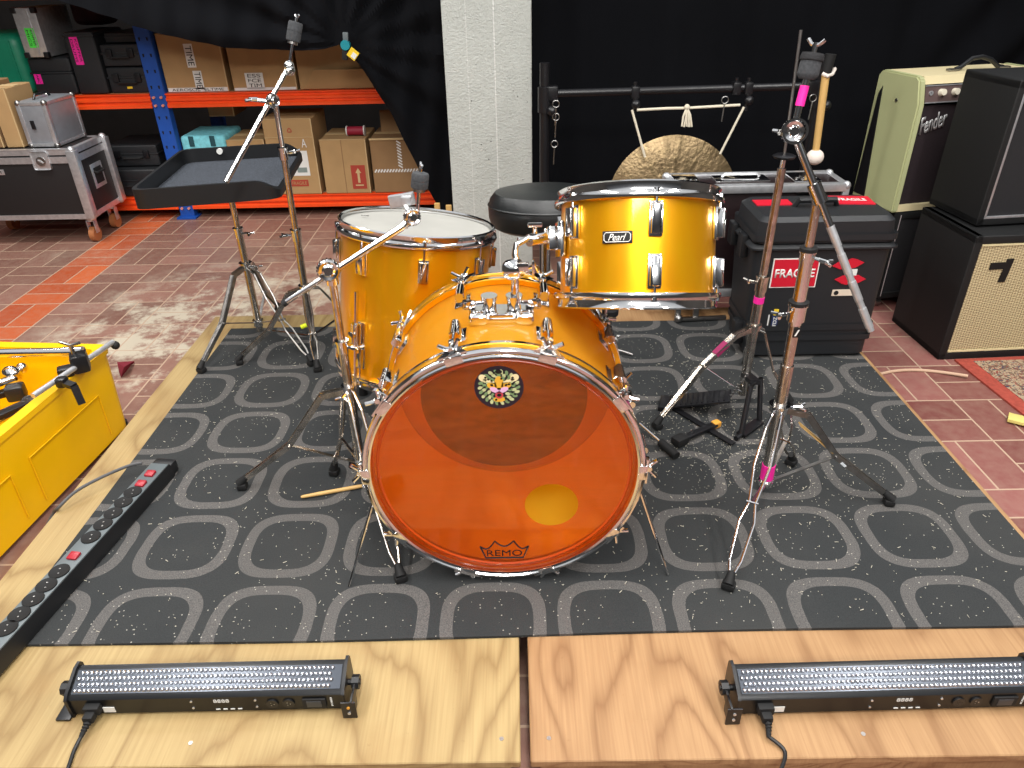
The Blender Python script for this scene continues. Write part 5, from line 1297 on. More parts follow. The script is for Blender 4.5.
# ------------------------------------------------------------------ flight case, left
FX0, FX1, FY0, FY1, FZ0, FZ1 = -3.15, -2.420, 4.05, 4.40, 0.000, 0.385
fc = thing('flight_case', 'black flight case with aluminium edges on castors, left of the rack', 'flight case', ((FX0 + FX1) / 2, 4.2, FZ))
cx, cy, cz = (FX0 + FX1) / 2, (FY0 + FY1) / 2, (FZ0 + FZ1) / 2
MB().box((cx, cy, cz), (FX1 - FX0, FY1 - FY0, FZ1 - FZ0), 0.003).build('case_body', 'case_panel', fc)
a = MB(); ee = 0.028
for z_ in (FZ0 + 0.012, FZ1 - 0.014):
    a.box((cx, FY0 - 0.001, z_), (FX1 - FX0, 0.006, ee)); a.box((cx, FY1 + 0.001, z_), (FX1 - FX0, 0.006, ee)); a.box((FX1 + 0.001, cy, z_), (0.006, FY1 - FY0, ee)); a.box((FX0 - 0.001, cy, z_), (0.006, FY1 - FY0, ee))
a.box((cx, FY0 - 0.002, FZ1 - 0.055), (FX1 - FX0, 0.007, 0.035)); a.box((FX1 + 0.002, cy, FZ1 - 0.055), (0.007, FY1 - FY0, 0.035))
for x_ in (FX0, FX1):
    for y_ in (FY0, FY1): a.box((x_, y_, cz), (0.05, 0.045, FZ1 - FZ0 - 0.01), 0.004)
a.box((cx, FY0 + 0.01, FZ1 + 0.001), (FX1 - FX0, 0.03, 0.004)); a.box((FX1 - 0.012, cy, FZ1 + 0.001), (0.03, FY1 - FY0, 0.004)); a.box((cx, FY1 - 0.01, FZ1 + 0.001), (FX1 - FX0, 0.03, 0.004))
a.build('edge_extrusions', 'aluminium', fc)
for x_ in (FX0, FX1):
    for y_ in (FY0, FY1):
        for z_ in (FZ0 + 0.008, FZ1 - 0.004): MB().ball((x_, y_, z_), 0.021, 14).build('ball_corner', 'aluminium', fc)
a = MB(); a.box((-2.60, FY0 - 0.004, FZ1 - 0.055), (0.095, 0.006, 0.10), 0.012); l_ = a.build('latch_plate', 'aluminium', fc)
MB().lathe([(0, 0), (0.026, 0), (0.026, 0.004), (0.016, 0.006), (0.010, 0.004), (0, 0.004)], Matrix.Translation((-2.60, FY0 - 0.006, FZ1 - 0.06)) @ Matrix.Rotation(math.pi / 2, 4, 'X'), 24).build('twist_latch', 'dull_steel', l_)
MB().box((-2.60, FY0 - 0.013, FZ1 - 0.06), (0.034, 0.004, 0.008), 0.002, rot=Matrix.Rotation(0.6, 4, 'Y')).build('latch_key', 'aluminium', l_)
h_ = MB().box((FX1 + 0.004, cy + 0.01, cz + 0.01), (0.006, 0.12, 0.135), 0.002).build('handle_plate', 'aluminium', fc)
MB().box((FX1 + 0.006, cy + 0.01, cz + 0.01), (0.006, 0.085, 0.09), 0.002).build('handle_recess', 'rubber', h_)
MB().tube([(FX1 + 0.008, cy - 0.03, cz + 0.035), (FX1 + 0.026, cy - 0.03, cz + 0.03), (FX1 + 0.026, cy + 0.05, cz + 0.03), (FX1 + 0.008, cy + 0.05, cz + 0.035)], 0.007, 8).build('handle_grip', 'rubber', h_)
MB().box((-2.865, FY0 - 0.002, FZ1 - 0.115), (0.075, 0.003, 0.03), 0.001).build('name_plate', 'aluminium', fc)
text('plate_print', 'RWM', 'ink', fc, (-2.865, FY0 - 0.0038, FZ1 - 0.115), (1, 0, 0), (0, 0, 1), 0.045, 0.016)
for x_ in (FX0 + 0.05, FX1 - 0.045):
    for y_ in (FY0 + 0.05, FY1 - 0.05):
        a = MB(); a.box((x_, y_, -0.005), (0.085, 0.085, 0.006)); a.cyl((x_, y_, -0.03), (x_, y_, -0.006), 0.022, n=16)
        for s in (-1, 1): a.box((x_ + s * 0.021, y_, -0.062), (0.004, 0.035, 0.075), 0.001)
        c_ = a.build('castor', 'aluminium', fc)
        MB().cyl((x_ - 0.016, y_, FZ + 0.043), (x_ + 0.016, y_, FZ + 0.043), 0.043, n=22).build('wheel', 'wheel_brown', c_)
# silver case on top
TZ = FZ1 + 0.005
def alu_case(label, x0, x1, y0, y1, z0, z1, rot):
    c = Vector(((x0 + x1) / 2, (y0 + y1) / 2, z0)); t = thing('aluminium_case', label, 'case', c)
    Mc = Matrix.Translation(c) @ Matrix.Rotation(rot, 4, 'Z'); w_, d__, h__ = x1 - x0, y1 - y0, z1 - z0
    MB(Mc).box((0, 0, h__ / 2 + 0.003), (w_, d__, h__ - 0.006), 0.003).build('case_body', mat('pale_alu', '#9a9ea4', 0.4, metal=0.5, noise=0.08), t)
    a = MB(Mc)
    for sx3 in (-1, 1):
        for sy3 in (-1, 1): a.box((sx3 * (w_ / 2 - 0.008), sy3 * (d__ / 2 - 0.008), h__ / 2), (0.022, 0.022, h__ - 0.02), 0.002)
        for z_ in (0.010, h__ - 0.010): a.box((sx3 * (w_ / 2 - 0.006), 0, z_), (0.016, d__, 0.018), 0.002)
    for sy3 in (-1, 1):
        for z_ in (0.010, h__ - 0.010): a.box((0, sy3 * (d__ / 2 - 0.006), z_), (w_, 0.016, 0.018), 0.002)
    a.build('edge_rails', 'aluminium', t)
    for sx3 in (-1, 1):
        for sy3 in (-1, 1):
            for z_ in (0.008, h__ - 0.008): MB(Mc).ball((sx3 * (w_ / 2 - 0.008), sy3 * (d__ / 2 - 0.008), z_), 0.017, 10).build('corner_cap', 'dull_steel', t)
    a = MB(Mc); a.box((-0.02, -d__ / 2 - 0.004, h__ * 0.5), (0.02, 0.008, 0.045), 0.002); a.build('lock', 'black_metal', t)
    a = MB(Mc); a.tube([(-0.02, -0.07, h__), (-0.02, -0.05, h__ + 0.022), (-0.02, 0.06, h__ + 0.022), (-0.02, 0.08, h__)], 0.007, 8); a.build('handle', 'black_metal', t)
alu_case('silver aluminium case standing on the black flight case', -2.665, -2.505, 4.10, 4.385, TZ, TZ + 0.235, R_(-2))
t, Mc, w_, d__, h__ = carton('cardboard box on the flight case, right beside the silver case', -2.795, -2.70, 4.10, 4.34, TZ, TZ + 0.305, 'cardboard', group='cardboard boxes on the flight case')
t, Mc, w_, d__, h__ = carton('cardboard box with round dark print on the flight case at the picture edge', -3.08, -2.81, 4.10, 4.34, TZ, TZ + 0.33, 'cardboard_dark', group='cardboard boxes on the flight case')
a = MB(Mc); M_ = Matrix.Translation((0.075, -d__ / 2 - 0.0005, 0.13)) @ Matrix.Rotation(math.pi / 2, 4, 'X')
a.lathe([(0.05, 0), (0.055, 0), (0.055, 0.001), (0.05, 0.001)], M_, 32, closed=True); a.lathe([(0.018, 0), (0.022, 0), (0.022, 0.001), (0.018, 0.001)], M_, 24, closed=True)
for k in range(5): a.box((0.075 + 0.034 * math.cos(k * 1.257), -d__ / 2 - 0.001, 0.13 + 0.034 * math.sin(k * 1.257)), (0.030, 0.001, 0.003), rot=Matrix.Rotation(-k * 1.257, 4, 'Y'))
a.build('round_print', 'ink', t)

# ------------------------------------------------------------------ drapes
def drape(name, label, xs, hem, top, yf, amp, seed, nz=60, thick=0.006):
    a = MB(); cols = []
    for i, x_ in enumerate(xs):
        z0 = hem(x_); col = []
        for j in range(nz + 1):
            f_ = (j / nz) ** 1.3; z_ = z0 + (top - z0) * f_
            col.append(Vector((x_, yf(x_, z_) , z_)))
        cols.append(col)
    for side in (0, 1):
        V = [[a.bm.verts.new(p + Vector((0, thick * side, 0))) for p in c] for c in cols]
        if side == 0: V0 = V
        for i in range(len(cols) - 1):
            for j in range(nz):
                q = [V[i][j], V[i + 1][j], V[i + 1][j + 1], V[i][j + 1]]
                a.bm.faces.new(q if side == 0 else q[::-1])
    for i in range(len(cols) - 1):
        a.bm.faces.new([V0[i][0], V[i][0], V[i + 1][0], V0[i + 1][0]])
    o = a.build(name, 'black_drape'); return tag(o, label, 'curtain')
hp = [(-60, -30), (57, -2), (95, 12), (133, 25), (187, 40), (225, 47), (262, 50), (300, 51), (325, 49), (343, 44), (352, 56), (372, 84), (392, 116), (415, 162), (436, 204), (446, 222)]
CY = 4.15
HP = [AY(u, v, CY) for u, v in hp]
HP = [Vector((-3.6, CY, 1.45))] + HP
def hem1(x):
    if x <= HP[0].x: return HP[0].z
    for p, q in zip(HP, HP[1:]):
        if p.x <= x <= q.x: return p.z + (q.z - p.z) * (x - p.x) / (q.x - p.x)
    return FZ + 0.01
clipx = HP[10].x; clipz = HP[10].z
def yf1(x, z):
    f = 0.028 * math.sin(x * 17 + z * 5) + 0.016 * math.sin(x * 39 - z * 7) + 0.012 * math.sin(z * 13 + x * 9)
    dx_, dz_ = x - clipx, z - clipz; an = math.atan2(dz_, dx_); dist = math.hypot(dx_, dz_)
    g = 0.02 * math.sin(an * 16) * min(1, dist * 3)
    return CY + f * 0.6 + g
n_ = 260
xs = [-3.6 + (-0.18 + 3.6) * i / n_ for i in range(n_ + 1)]
drape('curtain', 'black drape gathered up by a clip over the storage rack', xs, hem1, 2.55, yf1, 0, 1)
xs = [0.0 + 4.2 * i / 150 for i in range(151)]
def yf2(x, z): return 3.93 + 0.018 * math.sin(x * 13 + 0.6 * math.sin(z * 2)) + 0.010 * math.sin(x * 29 + z) + (0.05 * math.sin((x - z * 0.7) * 16) if x > 1.9 else 0) * min(1, max(0, (x - 1.9) * 2))
drape('curtain', 'black drape hanging right of the pillar behind the gong', xs, lambda x: FZ + 0.01, 2.55, yf2, 0, 2)
struct(MB().tube([(-3.8, CY + 0.1, 2.58), (4.3, CY + 0.1, 2.58)], 0.02).build('trim_1', 'black_metal'))
struct(MB().tube([(0.0, 3.95, 2.575), (4.3, 3.95, 2.575)], 0.02).build('trim_2', 'black_metal'))
# spring clip
cq = AY(346, 44, CY - 0.07)
t = thing('spring_clamp', 'teal and black spring clamp pinching the drape over the boxes', 'clamp', cq)
a = MB(); a.bar(cq + Vector((0.004, 0, 0.055)), cq + Vector((0.0, 0, -0.01)), 0.028, 0.02, side=(0, 1, 0), bevel=0.005); a.build('upper_handle', 'strip_grey', t)
a = MB(); a.bar(cq + Vector((-0.005, 0, -0.005)), cq + Vector((-0.015, 0, -0.075)), 0.03, 0.02, side=(0, 1, 0), bevel=0.006); a.build('jaw', 'rubber', t)
MB().cyl(cq + Vector((-0.002, 0.015, -0.004)), cq + Vector((-0.002, -0.018, -0.004)), 0.024, n=18).build('pivot', 'clip_teal', t)
c_ = AY(353, 54, CY - 0.09); a = MB(); a.box(c_, (0.048, 0.003, 0.048), rot=Matrix.Rotation(R_(40), 4, 'Y')); tg = a.build('paper_tag', 'yellow_tag', t)
MB().box(c_ + Vector((0.004, -0.0025, -0.008)), (0.024, 0.002, 0.026), rot=Matrix.Rotation(R_(40), 4, 'Y')).build('tag_picture', 'white_label', tg)
# planks leaning at the pillar's foot
for (u, v, lb) in ((437, 203, 'thin wooden lath standing left of the pillar, further from it'), (450, 205, 'thin wooden lath standing against the left pillar edge')):
    p = AY(u, v, 3.52 if u > 445 else 3.60)
    if u > 445: p.x = -0.325
    tag(MB().box((p.x, p.y, (p.z + FZ) / 2), (0.028, 0.018, p.z - FZ), 0.002, seg=1).build('wooden_lath', 'stick_wood', origin=(p.x, p.y, FZ)), lb, 'lath', 'laths by the pillar')

# ------------------------------------------------------------------ gong frame
GY = 3.2
gf = thing('percussion_rack', 'black tube frame with chained clamps standing behind the rack tom', 'frame', (0.7, GY, FZ))
for x_ in (0.135, 1.275):
    zt = 0.872
    a = MB(); a.cyl((x_, GY, FZ + 0.02), (x_, GY, zt), 0.021, n=18); a.build('post', 'black_metal', gf)
    MB().bar((x_, GY - 0.28, FZ + 0.018), (x_, GY + 0.22, FZ + 0.018), 0.045, 0.03, bevel=0.004).build('foot_bar', 'black_metal', gf)
    a = MB(); a.cyl((x_, GY, 0.68), (x_, GY, 0.78), 0.029, n=18); a.box((x_ + (0.03 if x_ < 0.5 else -0.03), GY, 0.755), (0.05, 0.05, 0.06), 0.008); a.ball((x_ + 0.03, GY - 0.03, 0.69), 0.022, 12); a.build('tee_clamp', 'black_metal', gf)
zb0 = AY(575, 93, GY).z; zb1 = AY(800, 86, GY).z
MB().cyl((0.14, GY, zb0), (1.27, GY, zb1), 0.0155, n=18).build('cross_tube', 'black_metal', gf)
for (u, v) in ((635, 92), (736, 88), (748, 88)):
    p = AY(u, v, GY); a = MB(); a.box((p.x, GY, p.z), (0.034, 0.05, 0.050), 0.008); a.cyl((p.x, GY, p.z), (p.x, GY, p.z + 0.04), 0.008)
    if u != 736: a.ball((p.x + 0.004, GY - 0.025, p.z - 0.045), 0.020, 12); a.cyl((p.x, GY - 0.02, p.z - 0.02), (p.x - 0.004, GY - 0.02, p.z - 0.085), 0.009)
    a.build('hanger_clamp', 'black_metal', gf)
for (u, v, n_) in ((556, 104, 3), (725, 100, 1), (813, 98, 1)):
    for k in range(n_):
        p = AY(u + (-1.5 * (k == 2)), v + 27 * k * (1 if n_ > 1 else 0) - (14 if k else 0), GY - 0.045)
        a = MB(); a.tube([(p.x + 0.014 * math.cos(t__), p.y, p.z + 0.014 * math.sin(t__)) for t__ in [2 * math.pi * q_ / 14 for q_ in range(14)]], 0.002, 6, True)
        a.cyl((p.x, p.y, p.z - 0.014), (p.x - 0.003, p.y, p.z - 0.085), 0.0028, n=8); a.build('safety_pin', 'dull_steel', gf)
# gong
gc = Vector((0.715, GY - 0.02, 0.300)); 
gx = AY(677, 135, GY); 
gc = Vector((gx.x, GY - 0.03, gx.z - 0.287))
Mg = Matrix.Translation(gc) @ Matrix.Rotation(R_(90 - 6), 4, 'X')
gg = thing('gong', 'hammered bronze gong hanging by cords from the black tube frame', 'gong', gc)
MB(Mg).lathe([(0, 0.022), (0.055, 0.020), (0.075, 0.010), (0.16, 0.004), (0.265, -0.004), (0.285, -0.014), (0.288, -0.014), (0.268, -0.007), (0.16, 0.001), (0.075, 0.007), (0.055, 0.017), (0, 0.019)], None, 72).build('disc', 'bronze', gg)
for (u0, v0, u1, v1) in ((632, 110, 645, 157), (744, 107, 720, 154)):
    MB().cyl(AY(u0, v0, GY - 0.03), AY(u1, v1, GY - 0.045), 0.005, n=8).build('hanging_cord', 'rope', gg)
MB().tube([AY(637, 110, GY - 0.04), AY(665, 108.5, GY - 0.04), AY(688, 108, GY - 0.04), AY(740, 105, GY - 0.04)], 0.0055, 8).build('cross_cord', 'rope', gg)
a = MB(); k0 = AY(687, 107, GY - 0.05); a.ball(k0, 0.012, 10)
for dx_ in (-0.014, 0.006, 0.018):
    a.tube([k0, k0 + Vector((dx_ * 0.6 - 0.004, -0.005, -0.035)), k0 + Vector((dx_, -0.004, -0.075)), k0 + Vector((dx_ + 0.009, -0.004, -0.078)), k0 + Vector((dx_ * 0.5 + 0.006, -0.008, -0.03)), k0], 0.0042, 8)
a.build('cord_knot', 'rope', gg)
# mallet hung on the right post
t0 = AY(831, 54, GY - 0.11); t1 = AY(826, 73, GY - 0.11); t2 = AY(815, 157, GY - 0.11)
ml = thing('gong_mallet', 'gong mallet with black grip and white woolly head hanging head down', 'mallet', t2)
MB().cyl(t0, t1, 0.021, 0.020, n=18).build('grip', 'rubber', ml)
MB().cyl(t1, t2, 0.0155, 0.014, n=18).build('shaft', 'stick_wood', ml)
MB().ball(t2, 0.034, 22, (1.05, 1, 0.95)).build('head', 'mallet_wool', ml)
a = MB(); a.tube([t1 + Vector((-0.018, -0.01, 0)), t1 + Vector((0, -0.022, -0.008)), t1 + Vector((0.022, -0.008, -0.004)), t1 + Vector((0.045, 0.03, 0.01)), t1 + Vector((0.05, 0.085, 0.0))], 0.007, 8); a.build('hanging_loop', 'mallet_wool', ml)

# ------------------------------------------------------------------ low flight case behind tom
X0, X1, YA_, YB_ = 0.585, 1.205, 2.615, 2.78; Z0, Z1 = 0.09, 0.515
bx = thing('flight_case', 'narrow dark flight case with chrome edges behind the rack tom', 'flight case', (0.9, 2.65, MZ))
MB().box(((X0 + X1) / 2, (YA_ + YB_) / 2, (Z0 + Z1) / 2), (X1 - X0, YB_ - YA_, Z1 - Z0), 0.003).build('case_body', 'maroon_panel', bx)
a = MB()
for y_ in (YA_, YB_):
    for z_ in (Z0 + 0.01, Z1 - 0.008): a.box(((X0 + X1) / 2, y_, z_), (X1 - X0, 0.030, 0.030), 0.005)
for x_ in (X0, X1):
    a.box((x_, (YA_ + YB_) / 2, Z1 - 0.008), (0.026, YB_ - YA_, 0.022), 0.004)
    for y_ in (YA_, YB_): a.box((x_, y_, (Z0 + Z1) / 2), (0.024, 0.024, Z1 - Z0), 0.004)
a.build('edge_extrusions', 'aluminium', bx)
for x_ in (X0, X1):
    for y_ in (YA_, YB_): MB().ball((x_, y_, Z1 - 0.004), 0.017, 14).build('ball_corner', 'aluminium', bx)
for px_, wv in ((X0 + 0.055, 0.09), (X1 - 0.13, 0.10)):
    a = MB(); a.box((px_, YA_ + 0.085, Z1 + 0.005), (wv, 0.12, 0.010), 0.003); a.box((px_, YA_ - 0.008, Z1 - 0.02), (wv, 0.012, 0.05), 0.003)
    for k in range(4): a.cyl((px_ - wv * 0.35 + k * wv * 0.23, YA_ + 0.05, Z1 + 0.008), (px_ - wv * 0.35 + k * wv * 0.23, YA_ + 0.05, Z1 + 0.016), 0.006, n=10)
    a.build('latch', 'chrome', bx)
a = MB(); a.box(((X0 + X1) / 2 - 0.05, YA_ + 0.09, Z1 + 0.004), (0.20, 0.08, 0.008), 0.003); hpz = a.build('handle_plate', 'chrome', bx)
MB().tube([((X0 + X1) / 2 - 0.12, YA_ + 0.09, Z1 + 0.012), ((X0 + X1) / 2 - 0.11, YA_ + 0.09, Z1 + 0.022), ((X0 + X1) / 2 + 0.01, YA_ + 0.09, Z1 + 0.022), ((X0 + X1) / 2 + 0.02, YA_ + 0.09, Z1 + 0.012)], 0.006, 8).build('handle_grip', 'aluminium', hpz)
for x_ in (0.63, 0.70):
    a = MB(); a.box((x_, 2.56, 0.07), (0.022, 0.018, 0.115), 0.003); a.build('leg', 'dull_steel', bx)
MB().ball((0.632, 2.545, 0.022), 0.017, 14).build('wheel', 'dull_steel', bx)
MB().bar((0.645, 2.548, 0.018), (0.82, 2.56, 0.018), 0.018, 0.012, bevel=0.002).build('base_rail', 'dull_steel', bx)
MB().box((0.665, 2.59, 0.11), (0.13, 0.06, 0.03), 0.003).build('leg_bracket', 'dull_steel', bx)
for x_ in (1.15,): MB().box((x_, 2.66, 0.048), (0.03, 0.05, 0.085), 0.004).build('leg', 'dull_steel', bx)

# ------------------------------------------------------------------ big black case with stickers
pc = thing('travel_case', 'big black moulded travel case with red FRAGILE label behind the cymbal stands', 'case', (1.0, 2.42, MZ))
def slab(z0, z1, xa0, xb0, xa1, xb1, ya, yb, r=0.035):
    a = MB()
    def rg(x0, x1, y0, y1, z, rr_):
        return [a.bm.verts.new(p) for p in rquad([Vector((x0, y0, z)), Vector((x1, y0, z)), Vector((x1, y1, z)), Vector((x0, y1, z))], rr_, 5)]
    e_ = 0.014
    rs = [rg(xa0 + e_, xb0 - e_, ya + e_, yb - e_, z0, r), rg(xa0, xb0, ya, yb, z0 + e_, r), rg(xa1, xb1, ya, yb, z1 - e_, r), rg(xa1 + e_, xb1 - e_, ya + e_, yb - e_, z1, r)]
    for A_, B_ in zip(rs, rs[1:]):
        for i in range(len(A_)):
            j = (i + 1) % len(A_); a.bm.faces.new([A_[i], A_[j], B_[j], B_[i]])
    a.bm.faces.new(list(reversed(rs[0]))); a.bm.faces.new(rs[-1]); return a
slab(MZ, 0.425, 0.805, 1.228, 0.778, 1.232, 2.240, 2.485).build('case_base', 'case_plastic', pc)
slab(0.420, 0.517, 0.776, 1.232, 0.786, 1.222, 2.234, 2.49).build('case_lid', 'case_plastic', pc)
a = slab(0.405, 0.427, 0.764, 1.246, 0.764, 1.246, 2.226, 2.498, 0.03); a.build('rim_seal', 'case_plastic', pc)
a = slab(0.448, 0.456, 0.772, 1.238, 0.772, 1.238, 2.228, 2.496, 0.03); a.build('lid_ridge', 'case_plastic', pc)
a = slab(0.085, 0.093, 0.796, 1.236, 0.796, 1.236, 2.235, 2.49, 0.03); a.build('base_ridge', 'case_plastic', pc)
a = slab(0.125, 0.131, 0.794, 1.236, 0.794, 1.236, 2.236, 2.49, 0.03); a.build('base_ridge', 'case_plastic', pc)
for y_ in (2.33, 2.45): MB().box((0.770, y_, 0.40), (0.03, 0.055, 0.08), 0.008).build('latch', 'black_plastic', pc); MB().box((1.246, y_, 0.40), (0.022, 0.05, 0.06), 0.008).build('latch', 'black_plastic', pc)
for y_ in (2.30,): MB().box((0.785, y_, 0.09), (0.04, 0.05, 0.09), 0.012).build('wheel_housing', 'black_plastic', pc)
MB().tube([(0.93, 2.36, 0.515), (0.94, 2.35, 0.540), (1.06, 2.35, 0.540), (1.07, 2.36, 0.515)], 0.010, 10).build('handle', 'black_plastic', pc)
MB().box((0.87, 2.40, 0.5185), (0.12, 0.06, 0.003)).build('red_sticker', 'red_label', pc)
MB().box((1.14, 2.41, 0.5185), (0.13, 0.09, 0.003), rot=-0.1).build('red_sticker', 'red_label', pc)
text('sticker_print', 'FRAGILE', 'white_paint', pc, (1.14, 2.41, 0.521), (1, -0.1, 0), (0, 1, 0), 0.09, 0.028)
FYs = 2.2385
def on_case(u, v): 
    p = AY(u, v, FYs); return p
p = on_case(799, 276); wv = abs(on_case(771, 276).x - on_case(817, 276).x); hv = abs(on_case(793, 259).z - on_case(793, 288).z)
pc_x = (on_case(771, 276).x + on_case(817, 276).x) / 2; pc_z = on_case(793, 273).z
MB().box((pc_x, FYs, pc_z), (wv, 0.003, hv)).build('label_border', 'white_paint', pc)
MB().box((pc_x, FYs - 0.0012, pc_z), (wv * 0.95, 0.003, hv * 0.93)).build('fragile_label', 'red_label', pc)
text('label_print', 'FRAGILE', 'white_paint', pc, (pc_x, FYs - 0.0030, pc_z), (1, 0, 0), (0, 0, 1), wv * 0.86, hv * 0.30, bold=0.025)
for (u, v, fl) in ((848, 265 - 1, 1), (850, 279, -1)):
    p = on_case(u, v); a = MB(Matrix.Translation((p.x, FYs - 0.001, p.z)) @ Matrix.Rotation(math.pi / 2, 4, 'X'))
    a.prism([(-0.052, 0.0), (-0.028, 0.014 * 1), (-0.010, 0.020), (0, 0.015), (0.010, 0.020), (0.028, 0.014), (0.052, 0.0), (0.026, -0.014), (0, -0.018), (-0.026, -0.014)], Matrix.Rotation(0.10 if fl > 0 else math.pi, 4, 'Z'), 0.002)
    a.build('lips_sticker', 'red_label', pc)
p = on_case(852, 272); MB().box((p.x, FYs - 0.003, p.z), (0.03, 0.002, 0.022), 0.0).build('sticker_patch', 'white_label', pc)
p = on_case(843, 292.5); MB().box((p.x, FYs - 0.001, p.z), (0.075, 0.002, 0.022)).build('white_sticker', mat('cream_label', '#d8c8b4', 0.6), pc)
MB().cyl((p.x - 0.024, FYs - 0.001, p.z), (p.x - 0.024, FYs - 0.003, p.z), 0.008, n=14).build('sticker_dot', 'ink', pc)
p = on_case(775, 318); MB().box((p.x, FYs - 0.001, p.z + 0.022), (0.016, 0.002, 0.022)).build('yellow_sticker', 'yellow_tag', pc); MB().box((p.x, FYs - 0.001, p.z - 0.012), (0.022, 0.002, 0.042)).build('blue_sticker', mat('label_navy', '#1f2c55', 0.5), pc)
text('sticker_print', 'FDZ', 'white_paint', pc, (p.x, FYs - 0.0022, p.z - 0.012), (0, 0, 1), (-1, 0, 0), 0.034, 0.012)
MB().box((p.x - 0.022, FYs - 0.001, p.z - 0.010), (0.004, 0.002, 0.045)).build('white_strip', 'white_label', pc)

# ------------------------------------------------------------------ amplifiers, right
def cabinet(name, label, M, w_, d__, h__, body, r=0.015, cat='speaker cabinet'):
    o = M @ Vector((0, 0, 0)); t = thing(name, label, cat, o)
    a = MB(M)      # shell open at the front
    bt_ = 0.032
    a.box((w_ / 2, d__ / 2 + 0.012, h__ / 2), (w_ - 0.02, d__ - 0.03, h__ - 0.02))
    for (c_, s_) in (((w_ / 2, d__ / 2, bt_ / 2), (w_, d__, bt_)), ((w_ / 2, d__ / 2, h__ - bt_ / 2), (w_, d__, bt_)), ((bt_ / 2, d__ / 2, h__ / 2), (bt_, d__, h__)), ((w_ - bt_ / 2, d__ / 2, h__ / 2), (bt_, d__, h__))):
        a.box(c_, s_, 0.007, seg=3)
    a.build('cabinet_shell', body, t)
    return t
yawA = R_(3.0)
MA = Matrix.Translation((1.655, 2.485, FZ)) @ Matrix.Rotation(yawA, 4, 'Z')
t = cabinet('guitar_cabinet', 'black speaker cabinet with cream woven grille, lowest in the right stack', MA, 0.62, 0.36, 0.505, 'tolex')
MB(MA).box((0.31, 0.010, 0.2525), (0.560, 0.012, 0.445)).build('grille_cloth', 'wicker_grille', t)
a = MB(MA)
for z_ in (0.036, 0.469): a.box((0.31, 0.003, z_), (0.556, 0.006, 0.006))
a.build('grille_piping', 'cream_tolex', t)
lg_ = AY(997, 269, 2.50); loc = MA.inverted() @ lg_
a = MB(MA @ Matrix.Translation((loc.x + 0.005, 0.0035, loc.z)) @ Matrix.Rotation(math.pi / 2, 4, 'X'))
a.prism([(-0.040, 0.002), (-0.040, 0.028), (0.016, 0.028), (0.016, 0.040), (0.044, 0.040), (0.034, -0.050), (0.008, -0.050), (0.014, 0.002)], Matrix.Rotation(0.02, 4, 'Z'), 0.003); a.build('logo_mark', 'ink', t)
MB2 = Matrix.Translation((1.697, 2.575, FZ + 0.512)) @ Matrix.Rotation(R_(6), 4, 'Z')
t = cabinet('guitar_cabinet', 'black speaker cabinet with dark grille stacked above the cream-grilled one', MB2, 0.52, 0.29, 0.50, 'tolex')
MB(MB2).box((0.26, 0.010, 0.25), (0.475, 0.012, 0.455)).build('grille_cloth', 'grille_black', t)
a = MB(MB2); a.box((0.26, 0.002, 0.030), (0.475, 0.008, 0.010), 0.003); a.box((0.026, 0.002, 0.25), (0.008, 0.008, 0.45), 0.002); a.build('grille_trim', 'aluminium', t)
# road case under the cream amp
MC_ = Matrix.Translation((1.600, 2.965, FZ - 0.0)) @ Matrix.Rotation(R_(10), 4, 'Z')
t = cabinet('road_case', 'black road case on small wheels beneath the cream guitar amplifier', MC_ @ Matrix.Translation((0, 0, 0.045)), 0.60, 0.32, 0.397, 'tolex', cat='case')
MB(MC_).box((0.30, 0.012, 0.244), (0.54, 0.010, 0.34)).build('front_panel', 'grille_black', t)
MB(MC_).tube([(0.03, 0.0, 0.06), (0.03, 0.0, 0.43)], 0.002, 6).build('piping', 'aluminium', t)
for x_ in (0.04, 0.56):
    for y_ in (0.035, 0.28): MB(MC_).cyl((x_ - 0.012, y_, 0.022), (x_ + 0.012, y_, 0.022), 0.022, n=16).build('wheel', 'dull_steel', t); 
a = MB(MC_); a.box((0.0, 0.20, 0.40), (0.03, 0.06, 0.08), 0.008); a.build('corner_latch', 'black_metal', t)
# cream amplifier
MD = Matrix.Translation((1.575, 2.950, FZ + 0.446)) @ Matrix.Rotation(R_(12), 4, 'Z')
t = thing('guitar_amplifier', 'cream and green guitar amplifier with brown control panel and maroon grille', 'amplifier', MD @ Vector((0.3, 0.12, 0)))
Wd, Dd, Hd = 0.60, 0.275, 0.525
SW = Matrix(((0, 0, 1, 0), (1, 0, 0, 0), (0, 1, 0, 0), (0, 0, 0, 1)))
side_prof = [(0.0, 0.0), (Dd, 0.0), (Dd, Hd - 0.02), (Dd - 0.02, Hd), (0.05, Hd), (0.03, Hd - 0.012), (0.004, Hd - 0.1)]
for x_, nm in ((0, 'side_panel'), (Wd - 0.03, 'side_panel')):
    a = MB(MD @ Matrix.Translation((x_, 0, 0))); a.prism(side_prof, SW, 0.03); bmesh.ops.bevel(a.bm, geom=list(a.bm.edges), offset=0.006, segments=2, affect='EDGES'); a.build(nm, 'green_tolex', t)
a = MB(MD); a.prism([(0.035, Hd - 0.03), (Dd - 0.004, Hd - 0.03), (Dd - 0.004, Hd - 0.004), (0.045, Hd - 0.001)], Matrix.Translation(MD.to_translation() * 0) @ Matrix(((0, 0, 1, 0.028), (1, 0, 0, 0), (0, 1, 0, 0), (0, 0, 0, 1))), Wd - 0.056); a.build('top_panel', 'cream_tolex', t)
MB(MD).box((Wd / 2, Dd / 2, 0.014), (Wd - 0.05, Dd - 0.01, 0.026)).build('bottom_panel', 'cream_tolex', t)
MB(MD).box((Wd / 2, 0.028, (Hd - 0.1) / 2 + 0.008), (Wd - 0.062, 0.012, Hd - 0.13)).build('grille_cloth', 'maroon_grille', t)
